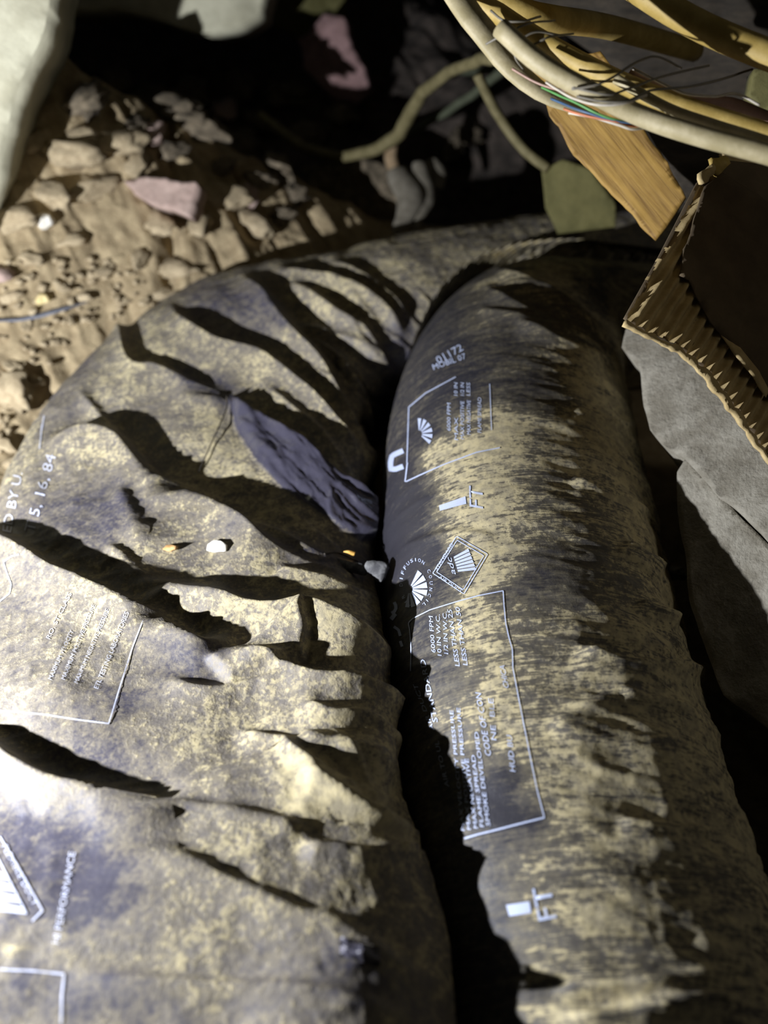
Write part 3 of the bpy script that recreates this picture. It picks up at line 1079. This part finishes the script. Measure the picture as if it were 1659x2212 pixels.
# ------------------------------------------------------------------ slab on the right
SN = unit((-0.55, -0.22, 0.80))
SP = P(1600, 1000, 0.748)
slab = thing('broken_slab', 'broken pale grey concrete slab leaning under the torn cardboard', 'concrete slab', (0.36, 0.62, 0.0))
upper = [(1352, 708), (1390, 700), (1470, 715), (1560, 760), (1700, 900), (1900, 1150), (1900, 1320), (1659, 1170), (1600, 1115), (1530, 1040), (1475, 985), (1440, 972), (1400, 930), (1388, 880), (1386, 800), (1372, 775), (1346, 752)]
lower = [(1478, 990), (1530, 1046), (1600, 1121), (1659, 1176), (1900, 1328), (1900, 1750), (1700, 1600), (1560, 1500), (1490, 1300), (1462, 1100), (1460, 1020)]
mesh_obj('slab_piece', *plate_geo(upper, SP, SN, 0.34, 16, 0.003, 16, 3, 0.002), M['concrete'], slab)
mesh_obj('slab_piece', *plate_geo(lower, SP - SN * 0.006, SN, 0.33, 16, 0.003, 16, 9, 0.002), M['concrete'], slab)

# ------------------------------------------------------------------ cardboard
CN = unit((0.38, -0.56, 0.74))
CP = P(1470, 650, 0.70)
box = thing('cardboard_sheet', 'torn corrugated cardboard corner with exposed flutes above the slab', 'cardboard', tuple(P(1470, 650, 0.70)))
back = [(1348, 688), (1420, 560), (1505, 395), (1560, 345), (1700, 360), (1900, 700), (1900, 1250), (1659, 985), (1590, 885), (1530, 805), (1470, 752), (1400, 722)]
mesh_obj('back_liner', *plate_geo(back, CP - CN * 0.005, CN, 0.0012, 20), M['card'], box)
# fluting: a corrugated sheet whose ridges run towards the upper right
fd = unit(plane_pt(1470, 600, CP, CN) - plane_pt(1395, 712, CP, CN))
fp = np.cross(CN, fd)
reg = [(1356, 690), (1400, 612), (1452, 520), (1512, 400), (1560, 380), (1600, 470), (1640, 600), (1700, 760), (1760, 1050), (1659, 975), (1590, 876), (1530, 797), (1470, 744), (1400, 714)]
o3 = np.array([plane_pt(x, y, CP, CN) for x, y in reg])
c = plane_pt(1470, 650, CP, CN)
u = (o3 - c) @ fp
v = (o3 - c) @ fd
us = np.arange(u.min(), u.max(), 0.0009)
vsn = np.linspace(v.min(), v.max(), 90)
UU, VV = np.meshgrid(us, vsn)
uu, vv = UU.ravel(), VV.ravel()
ph = uu / 0.0094 * 2 * math.pi + 0.35 * fbm(np.c_[uu * 20, vv * 10, uu * 0], 2, 33)
hh = 0.0022 * np.sin(ph) + 0.0006 * fbm(np.c_[uu * 200, vv * 120, uu * 0], 3, 35)
FV = c + uu[:, None] * fp + vv[:, None] * fd + (hh - 0.0022)[:, None] * CN
qx, qy, _ = project(c + uu[:, None] * fp + vv[:, None] * fd)
jag = 6 * fbm(np.c_[uu * 160, vv * 160, uu * 0 + 3], 3, 37)
ok = in_poly(qx + jag, qy + jag, reg)
nu = len(us)
ii = (np.arange(len(vsn) - 1)[:, None] * nu + np.arange(nu - 1)[None]).ravel()
qd = np.stack([ii, ii + 1, ii + nu + 1, ii + nu], 1)
qd = qd[ok[qd].all(1)]
used = np.unique(qd)
remap = np.zeros(len(FV), int)
remap[used] = np.arange(len(used))
fl = mesh_obj('fluting', FV[used], remap[qd], M['flute'], box)
tag(fl, 'tan corrugated fluting laid bare')
face = [(1524, 402), (1560, 372), (1640, 420), (1800, 560), (1900, 900), (1900, 1100), (1700, 900), (1659, 850), (1612, 780), (1560, 726), (1530, 690), (1503, 640), (1490, 606), (1470, 596), (1478, 540), (1500, 470)]
mesh_obj('face_liner', *plate_geo(face, CP + CN * 0.002, CN, 0.0010, 16, 0.0001, 60, 5, 0.0012), M['card'], box)
lip = [(1558, 722), (1600, 752), (1640, 800), (1661, 842), (1655, 858), (1628, 815), (1592, 772)]
tag(mesh_obj('torn_liner_edge', *plate_geo(lip, CP + CN * 0.004, CN, 0.0008, 10, 0.0004, 60, 6, 0.0008), M['flute'], box), 'pale torn paper edge')
for poly, mt in (([(1352, 692), (1400, 716), (1470, 748), (1530, 801), (1590, 880), (1659, 980), (1680, 1012), (1660, 1000), (1584, 893), (1522, 812), (1462, 758), (1396, 726), (1352, 706)], 'flute'),
                 ([(1510, 372), (1540, 350), (1548, 372), (1530, 392), (1512, 392)], 'flute'), ([(1534, 340), (1566, 335), (1578, 352), (1556, 380), (1540, 366)], 'cable_gold')):
    mesh_obj('torn_edge', *plate_geo(poly, CP + CN * 0.001, CN, 0.003, 8, 0.0012, 120, 8, 0.0015), M[mt], box)
flap = thing('cardboard_flap', 'flat brown cardboard flap under the pale cables at the right edge', 'cardboard', tuple(P(1640, 430, 0.80)))
mesh_obj('panel', *plate_geo([(1560, 330), (1700, 330), (1900, 420), (1900, 760), (1659, 500), (1590, 430)], P(1640, 430, 0.82), unit((0.38, -0.56, 0.74)), 0.004, 20, 0.0008, 40, 2), M['flute'], flap)

# ------------------------------------------------------------------ timber board
BN = unit((-0.30, -0.80, 0.50))
BP = P(1330, 370, 0.80)
bpoly = [(1150, 150), (1300, 110), (1395, 288), (1442, 352), (1484, 425), (1450, 478), (1418, 518), (1396, 500), (1330, 430), (1240, 335), (1190, 250)]
board = mesh_obj('timber_board', *plate_geo(bpoly, BP, BN, 0.022, 14, 0.0006, 60, 4, 0.0012), M['wood'])
tag(board, 'yellow-brown rough timber board hanging below the cable bundle', 'board')
gd = unit(plane_pt(1440, 470, BP, BN) - plane_pt(1220, 200, BP, BN))
gp = np.cross(BN, gd)
co = np.empty(len(board.data.vertices) * 3)
board.data.vertices.foreach_get('co', co)
co = co.reshape(-1, 3)
at = board.data.attributes.new('grainuv', 'FLOAT_VECTOR', 'POINT')
at.data.foreach_set('vector', np.c_[(co - BP) @ gd, (co - BP) @ gp, (co - BP) @ BN].astype(np.float32).ravel())
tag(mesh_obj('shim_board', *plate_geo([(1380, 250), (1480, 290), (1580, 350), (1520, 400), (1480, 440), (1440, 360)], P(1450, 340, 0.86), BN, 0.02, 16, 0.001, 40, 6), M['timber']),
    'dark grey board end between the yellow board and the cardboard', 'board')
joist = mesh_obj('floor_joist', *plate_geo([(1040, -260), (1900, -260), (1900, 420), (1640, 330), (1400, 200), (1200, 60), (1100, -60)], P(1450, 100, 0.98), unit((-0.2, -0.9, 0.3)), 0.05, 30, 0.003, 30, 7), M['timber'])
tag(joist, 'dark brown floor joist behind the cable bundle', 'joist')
tag(mesh_obj('wood_block', *plate_geo([(1628, 150), (1700, 140), (1720, 260), (1640, 236), (1618, 205)], P(1650, 200, 0.70), unit((-0.2, -0.8, 0.5)), 0.03, 12, 0.001, 40, 5), M['olive']),
    'small olive wood block behind the loose wires at the right edge', 'wood block')


# ------------------------------------------------------------------ cable bundle
def cable(name, label, cat, pts, rad, mat, group=None, n=60, m=12, flat=1.0, wob=0.0, seed=0):
    """pts: image x, image y, distance from the lens plane"""
    pp = np.array([P(*q) for q in pts])
    o = mesh_obj(name, *tube_geo(pp, rad, n, m, flat, True, wob, seed), mat)
    return tag(o, label, cat, group)


G1 = 'thick cables in the overhead bundle'
cable('cable', 'broad tan cable along the lower left rim of the overhead bundle', 'cable', [(620, -900, .85), (800, -420, .70), (930, -120, .66), (1000, 10, .65), (1050, 75, .65), (1105, 145, .65), (1180, 205, .65), (1290, 250, .66)], [.011, .011, .011, .010, .010, .009, .007, .003], M['cable_tan'], G1, flat=.6)
cable('cable', 'pale beige straight cable sloping to the right edge above the cardboard', 'cable', [(1080, 60, .615), (1165, 135, .61), (1265, 193, .607), (1388, 252, .61), (1500, 290, .60), (1659, 333, .59), (1860, 395, .58), (2600, 620, .55)], .0066, M['cable_tan'], G1)
cable('cable', 'golden yellow cable just above the pale beige cable', 'cable', [(640, -880, .87), (850, -380, .72), (1000, -40, .67), (1085, 35, .67), (1180, 95, .66), (1280, 150, .65), (1390, 200, .645), (1500, 240, .64), (1659, 290, .63), (1850, 350, .62), (2600, 560, .58)], .0075, M['cable_gold'], G1)
cable('cable', 'thin pale cable under the golden cable at the right', 'cable', [(1330, 170, .635), (1440, 232, .622), (1540, 268, .612), (1659, 306, .605), (1850, 376, .60), (2600, 610, .56)], .0034, M['cable_tan'], G1)
cable('cable', 'thick golden cable crossing the top right corner', 'cable', [(900, -800, .80), (1140, -320, .69), (1300, -90, .66), (1400, -10, .65), (1500, 50, .64), (1600, 95, .63), (1720, 140, .62), (1880, 190, .61), (2600, 400, .58)], .0098, M['cable_gold'], G1)
cable('cable', 'dark gold cable nearest the top edge of the bundle', 'cable', [(680, -820, .9), (900, -330, .74), (1020, -60, .70), (1075, 0, .70), (1130, 28, .70), (1200, 42, .72), (1320, 60, .80), (1500, 110, .90)], .010, M['cable_gold'], G1)
cable('cable', 'dusky pink sheathed cable drooping behind the loose wires', 'cable', [(1360, 160, .66), (1430, 200, .655), (1510, 222, .65), (1580, 225, .65), (1659, 255, .65), (1800, 300, .65), (2500, 520, .62)], .0045, M['w_pink'], G1)
G2 = 'fine loose wires of the bundle'
WL = [
    ('green wire', 'w_green', [(1170, 185, .64), (1250, 225, .62), (1300, 250, .615), (1345, 262, .615), (1390, 268, .62)], 'fine green wire under the pale beige cable'),
    ('blue wire', 'w_blue', [(1190, 215, .64), (1255, 240, .62), (1320, 260, .615), (1370, 266, .615), (1400, 262, .62)], 'fine dark blue wire under the pale beige cable'),
    ('orange wire', 'w_orange', [(1215, 232, .63), (1270, 250, .62), (1320, 263, .615), (1352, 274, .615), (1385, 276, .62)], 'fine orange wire lowest beneath the pale beige cable'),
    ('white wire', 'w_white', [(1230, 246, .63), (1290, 258, .62), (1335, 270, .615), (1365, 279, .615), (1402, 274, .62)], 'fine white wire beside the orange wire'),
    ('white wire', 'w_white', [(1180, 175, .63), (1240, 212, .61), (1290, 226, .60), (1350, 222, .60), (1395, 205, .61)], 'fine white wire crossing the pale beige cable'),
    ('white wire', 'w_white', [(1370, 150, .64), (1430, 180, .63), (1480, 204, .63), (1540, 208, .63), (1590, 202, .63), (1640, 228, .63)], 'fine white wire waving over the dusky pink cable'),
    ('grey wire', 'w_grey', [(1052, 96, .63), (1100, 72, .62), (1150, 48, .62), (1200, 42, .64)], 'fine dark wire across the upper left of the bundle'),
    ('grey wire', 'w_grey', [(1118, 112, .62), (1160, 96, .61), (1195, 78, .61), (1240, 70, .63)], 'fine dark wire across the start of the beige cable'),
    ('grey wire', 'w_grey', [(1235, 190, .60), (1290, 180, .595), (1330, 160, .60), (1380, 130, .61), (1420, 123, .62), (1470, 146, .63)], 'fine dark wire looping above the golden cable'),
    ('grey wire', 'w_grey', [(1220, 182, .605), (1270, 197, .60), (1320, 205, .60), (1370, 190, .61), (1440, 165, .62), (1530, 142, .63)], 'fine dark wire leaving the bundle towards the upper right'),
    ('grey wire', 'w_grey', [(1245, 205, .605), (1300, 218, .60), (1350, 218, .60), (1400, 195, .61), (1480, 188, .62), (1560, 170, .63), (1625, 148, .64)], 'fine dark wire running out to the small olive block'),
    ('grey wire', 'w_grey', [(1060, 20, .64), (1090, 42, .635), (1130, 43, .635), (1165, 35, .65)], 'short dark wire lying on the upper gold cable'),
    ('grey wire', 'w_grey', [(1130, 150, .64), (1112, 120, .63), (1125, 88, .63), (1160, 70, .63), (1210, 78, .64)], 'fine grey wire curling at the frayed spot'),
    ('pink wire', 'w_pink', [(1105, 150, .64), (1150, 178, .635), (1200, 196, .63), (1250, 200, .63)], 'fine pink wire at the frayed spot'),
]
for nm, mt, pts, lb in WL:
    cable('loose_wire', lb, 'wire', pts, .0009 if mt != 'w_grey' else .0008, M[mt], G2, 50, 6, 1, .0012, len(lb))

# ------------------------------------------------------------------ stems hanging in the dark
cable('hanging_stem', 'pale yellow stem curving low across the dark background', 'stem', [(560, 250, 1.50), (610, 285, 1.46), (680, 325, 1.42), (760, 332, 1.38), (830, 312, 1.34), (880, 250, 1.28), (930, 190, 1.2), (1000, 145, 1.1), (1060, 120, 1.0)], [.007, .008, .008, .008, .009, .010, .008, .007, .007], M['vine'], 'hanging stems', 80, 8, 1, .004, 3)
cable('hanging_stem', 'green-grey stem slanting up to the cable bundle', 'stem', [(880, 285, 1.44), (940, 255, 1.38), (1000, 215, 1.32), (1060, 175, 1.26), (1110, 140, 1.2)], .0062, M['vine_green'], 'hanging stems', 50, 8, 1, .003, 5)
cable('hanging_stem', 'thin upper stem arching towards the cable bundle', 'stem', [(905, 200, 1.52), (960, 160, 1.5), (1010, 150, 1.46), (1070, 148, 1.40), (1120, 150, 1.34)], .0065, M['vine_green'], 'hanging stems', 50, 8, 1, .003, 6)
cable('hanging_stem', 'straight stem dropping right to the olive board', 'stem', [(1030, 160, 1.06), (1060, 215, 1.08), (1100, 280, 1.10), (1140, 330, 1.10), (1185, 366, 1.09)], .006, M['vine'], 'hanging stems', 50, 8, 1, .002, 7)
cable('hanging_stem', 'short brown root hanging below the yellow stem', 'stem', [(848, 306, 1.365), (846, 350, 1.37), (862, 400, 1.37), (880, 440, 1.37)], [.009, .010, .007, .004], M['root'], 'hanging stems', 30, 8, 1, .003, 8)
for lb, pts, r, mt in (('long tapering grey fibre strand reaching towards the rear duct', [(858, 370, 1.30), (880, 420, 1.29), (870, 470, 1.27), (848, 520, 1.25)], [.016, .022, .012, .003], 'fibre'),
                       ('short grey fibre strand beside the long one', [(905, 360, 1.31), (915, 420, 1.30), (908, 465, 1.28), (900, 500, 1.27)], [.010, .016, .009, .003], 'fibre'),
                       ('pale stubby fibre tuft at the right of the strands', [(938, 345, 1.33), (950, 375, 1.33), (952, 405, 1.33)], [.008, .015, .006], 'fibre')):
    cable('fibre_strand', lb, 'fibre strand', pts, r, M[mt], 'grey fibre strands', 30, 10, .6, .004, len(lb))
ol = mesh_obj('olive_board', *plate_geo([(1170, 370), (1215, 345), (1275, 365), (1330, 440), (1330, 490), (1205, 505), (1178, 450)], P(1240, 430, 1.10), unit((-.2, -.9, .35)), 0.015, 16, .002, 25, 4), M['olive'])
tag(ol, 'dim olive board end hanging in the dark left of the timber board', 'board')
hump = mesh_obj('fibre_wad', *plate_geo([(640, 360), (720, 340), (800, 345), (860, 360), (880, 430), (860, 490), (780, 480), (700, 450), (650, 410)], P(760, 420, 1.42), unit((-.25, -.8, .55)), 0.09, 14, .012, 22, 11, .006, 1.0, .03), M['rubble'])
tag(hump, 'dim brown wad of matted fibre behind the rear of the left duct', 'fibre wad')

# ------------------------------------------------------------------ masonry at the upper left
tag(mesh_obj('concrete_block', *plate_geo([(-420, -300), (120, -300), (114, 12), (98, 60), (62, 130), (40, 190), (22, 240), (6, 320), (-40, 460), (-130, 700), (-260, 1050), (-520, 1050)], P(0, 120, 0.97), unit((0.15, -0.85, 0.45)), 0.16, 20, .004, 14, 2, .003), M['block']),
    'pale out-of-focus concrete block in the upper left corner', 'block')
tag(mesh_obj('stone_lintel', *plate_geo([(100, -260), (620, -260), (560, 30), (500, 66), (440, 74), (380, 58), (320, 32), (240, 16), (118, 24)], P(300, 0, 1.35), unit((0.0, -0.9, 0.42)), 0.15, 20, .006, 12, 5, .004), M['concrete']),
    'grey stone lintel along the top edge beside the block', 'stone')
bpy.data.objects['stone_lintel'].data.materials[0] = M['block']
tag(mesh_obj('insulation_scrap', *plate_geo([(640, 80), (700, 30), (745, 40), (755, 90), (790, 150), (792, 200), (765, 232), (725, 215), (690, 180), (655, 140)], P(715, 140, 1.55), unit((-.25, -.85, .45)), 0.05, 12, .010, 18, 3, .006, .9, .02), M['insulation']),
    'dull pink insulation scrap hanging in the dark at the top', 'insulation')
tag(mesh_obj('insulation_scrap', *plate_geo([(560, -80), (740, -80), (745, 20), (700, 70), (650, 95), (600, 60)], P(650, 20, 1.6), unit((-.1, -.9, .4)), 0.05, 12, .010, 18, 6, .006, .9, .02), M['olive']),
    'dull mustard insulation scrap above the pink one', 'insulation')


# ------------------------------------------------------------------ loose lumps on the soil
def lump(name, label, cat, px_, py_, size, mat, seed, squash=(1, 1, .7), group=None, sub=3, rough=.3, sink=.3, at=None):
    q = on_ground(px_, py_) if at is None else at
    Vr, Fr = rock_geo(seed, sub, rough, squash)
    Vr = (Vr @ rot3(seed).T) * size
    o = mesh_obj(name, Vr, Fr, mat)
    o.location = (q[0], q[1], q[2] + size * squash[2] * (1 - sink))
    return tag(o, label, cat, group)


tag(mesh_obj('brick_shard', *plate_geo([(268, 388), (330, 382), (380, 392), (420, 396), (412, 440), (398, 458), (340, 440), (290, 420)], on_ground(345, 425) + np.array([0, -.01, .03]), unit((-.3, -.6, .75)), 0.03, 10, .004, 40, 2, .003), M['pink']),
    'flat pinkish brick shard on top of the soil mound', 'brick shard')
SH = [
    ('small pink brick shard left of the soil clods near the duct', 8, 600, .016, 'pink', 3), ('rounded pink lump right of the flat brick shard', 530, 440, .022, 'pink', 4),
    ('pinkish crumb at the back of the mound', 330, 305, .022, 'pink', 5), ('dim pink lump in the dark rubble', 490, 250, .030, 'pink', 6), ('pale pebble at the right tip of the mound', 580, 510, .018, 'clod', 7)]
for lb, x, y, s, mt, sd in SH:
    lump('brick_shard' if 'pink' in mt else 'pebble', lb, 'brick shard' if 'pink' in mt else 'pebble', x, y, s, M[mt], sd, (1.2, .9, .6))
lump('pebble', 'yellow pebble among the crumbs beside the left duct', 'pebble', 94, 652, .0085, M['pebble_yellow'], 21)
lump('pebble', 'white pebble in the cleft of the soil mound', 'pebble', 97, 486, .012, M['white'], 22)
lump('pebble', 'smooth pale stone lying against the left edge of the duct', 'pebble', 40, 860, .024, M['clod'], 23, (1.3, 1, .6))
# bigger clods forming the mound
CL = [(150, 330, .034), (110, 420, .024), (200, 400, .026), (250, 310, .026), (480, 420, .034), (430, 480, .024), (540, 480, .026), (340, 480, .022), (20, 470, .024), (160, 520, .016), (380, 580, .018), (300, 560, .016), (60, 560, .014),
      (220, 590, .012), (130, 620, .010), (30, 640, .010), (180, 640, .009), (345, 635, .012), (270, 650, .010), (60, 700, .009), (150, 690, .008), (110, 740, .008), (20, 790, .012), (70, 820, .010), (390, 640, .010), (10, 960, .012), (30, 1000, .009),
      (180, 300, .022), (300, 350, .022), (90, 300, .02), (500, 350, .02)]
for k, (x, y, s) in enumerate(CL):
    lump('soil_clod', 'lumpy tan soil clod half buried in the mound', 'soil clod', x, y, s, M['clod'], 40 + k, (1.5, .8, .55), 'soil clods on the mound', 3, .22, 1.0)
r = random.Random(5)
base_rocks = [rock_geo(200 + k, 2, .35) for k in range(6)]
for k in range(120):
    x = r.uniform(-5, 330)
    y = r.uniform(560, 700) if k % 3 else r.uniform(700, 980)
    if y > 690 and x > 210 - (y - 690) * .75:
        x = r.uniform(-5, max(5, 150 - (y - 690) * .6))
    q = on_ground(x, y)
    s = r.uniform(.0025, .006)
    Vr, Fr = base_rocks[k % 6]
    o = mesh_obj('soil_crumb', (Vr @ rot3(k).T) * s, Fr, M['clod'])
    o.location = (q[0], q[1], q[2] + s * .35)
    tag(o, 'small round soil crumb beside the left duct', 'soil crumb', 'soil crumbs beside the left duct')
RB = [(200, 230, .05), (330, 230, .06), (400, 265, .05), (450, 300, .05), (520, 330, .06), (300, 290, .035), (560, 280, .05), (420, 220, .06), (600, 380, .045), (640, 430, .03), (615, 470, .028),
      (380, 340, .03), (480, 370, .03), (560, 400, .03), (680, 300, .05), (740, 260, .05), (980, 330, .05), (1020, 300, .05), (250, 190, .05), (520, 200, .06), (620, 220, .06)]
for k, (x, y, s) in enumerate(RB):
    lump('rubble_stone', 'dim brown rubble stone in the dark behind the mound', 'rubble stone', x, y, s * .62, M['rubble'], 90 + k, (1.3, .8, .55), 'rubble stones behind the mound', 3, .45, .3)
cable('plastic_strip', 'thin grey plastic strip lying on the soil beside the left duct', 'plastic strip', [], .004, M['strip']) if False else None
pp = [on_ground(x, y) + np.array([0, 0, .005]) for x, y in ((-20, 700), (40, 697), (100, 686), (150, 670), (195, 655))]
tag(mesh_obj('plastic_strip', *tube_geo(pp, [.003, .004, .0045, .004, .002], 40, 8, .35, True, .003, 3), M['strip']), 'thin grey plastic strip lying on the soil beside the left duct', 'plastic strip')


# ------------------------------------------------------------------ bits lying on the ducts
def chip(name, label, cat, poly, duct, mat, tilt, thick, lift=.001, seed=0, relief=.0008):
    c = np.mean(poly, 0)
    q, _ = duct.cast(c[0], c[1], lift)
    o = mesh_obj(name, *plate_geo(poly, q, unit(tilt), thick, 5, relief, 120, seed, .0006), mat)
    return tag(o, label, cat)


chip('paint_flake', 'small white flake lying on the left duct', 'flake', [(447, 1190), (449, 1176), (462, 1166), (478, 1168), (488, 1178), (486, 1190), (465, 1192)], DL, M['white'], (-.5, -.4, .8), .002, .004)
chip('bark_chip', 'small brown chip left of the white flake', 'chip', [(351, 1186), (358, 1177), (370, 1175), (381, 1180), (376, 1187), (360, 1190)], DL, M['rust'], (-.4, -.4, .8), .003, .004)
chip('bark_piece', 'grey cracked bark piece wedged between the two ducts', 'bark', [(692, 1202), (720, 1203), (782, 1218), (790, 1236), (786, 1243), (740, 1232), (712, 1218)], DL, M['bark'], (-.35, -.35, .85), .004, .005, 3)
q = DR.cast(850, 1232, .001)[0] + np.array([-.008, 0, -.004])
tag(mesh_obj('bark_piece', *plate_geo([(788, 1222), (792, 1211), (836, 1214), (838, 1224), (830, 1246), (822, 1257), (812, 1255), (794, 1238)], q + np.array([-.006, -.004, .006]), unit((-.2, -.4, .85)), .005, 5, .001, 120, 5, .0006), M['bark']),
    'squarish grey bark piece touching the right duct', 'bark')
q0, q1 = DL.cast(738, 1204, .006)[0], DL.cast(763, 1211, .006)[0]
tag(mesh_obj('twig', *tube_geo([q0, (q0 + q1) / 2 + [0, 0, .001], q1], [.0006, .0016, .0022], 12, 8), M['orange']), 'bright orange twig on the bark piece', 'twig')
q = [DL.cast(x, y, l)[0] for x, y, l in ((496, 858, .003), (488, 890, .004), (470, 935, .004), (452, 975, .003), (430, 1022, .002))]
tag(mesh_obj('dry_stalk', *tube_geo(q, [.0012, .0009, .0007, .0006, .0005], 30, 6), M['dark']), 'thin dark stalk standing beside the shiny pocket of the left duct', 'stalk')
q = [DL.cast(x, y, .002)[0] for x, y in ((700, 1199), (730, 1199), (770, 1215))]
tag(mesh_obj('dry_stalk', *tube_geo(q, .0007, 20, 6), M['dark']), 'short dark stalk above the orange twig', 'stalk')
fc = P(1436, 1236, 0.80)
for k, (x, y, s) in enumerate(((1428, 1230, .006), (1462, 1240, .008))):
    Vr, Fr = rock_geo(300 + k, 3, .5, (1.5, .8, .6), 2.4)
    o = mesh_obj('fluff', Vr * s, Fr, M['fibre'])
    o.location = tuple(P(x, y, .815))
    tag(o, ['grey fluff tuft clinging to the right side of the right duct', 'larger grey fluff tuft near the slab'][k], 'fluff')
for o in list(bpy.data.objects):
    if '_base' in o:
        del o['_base']
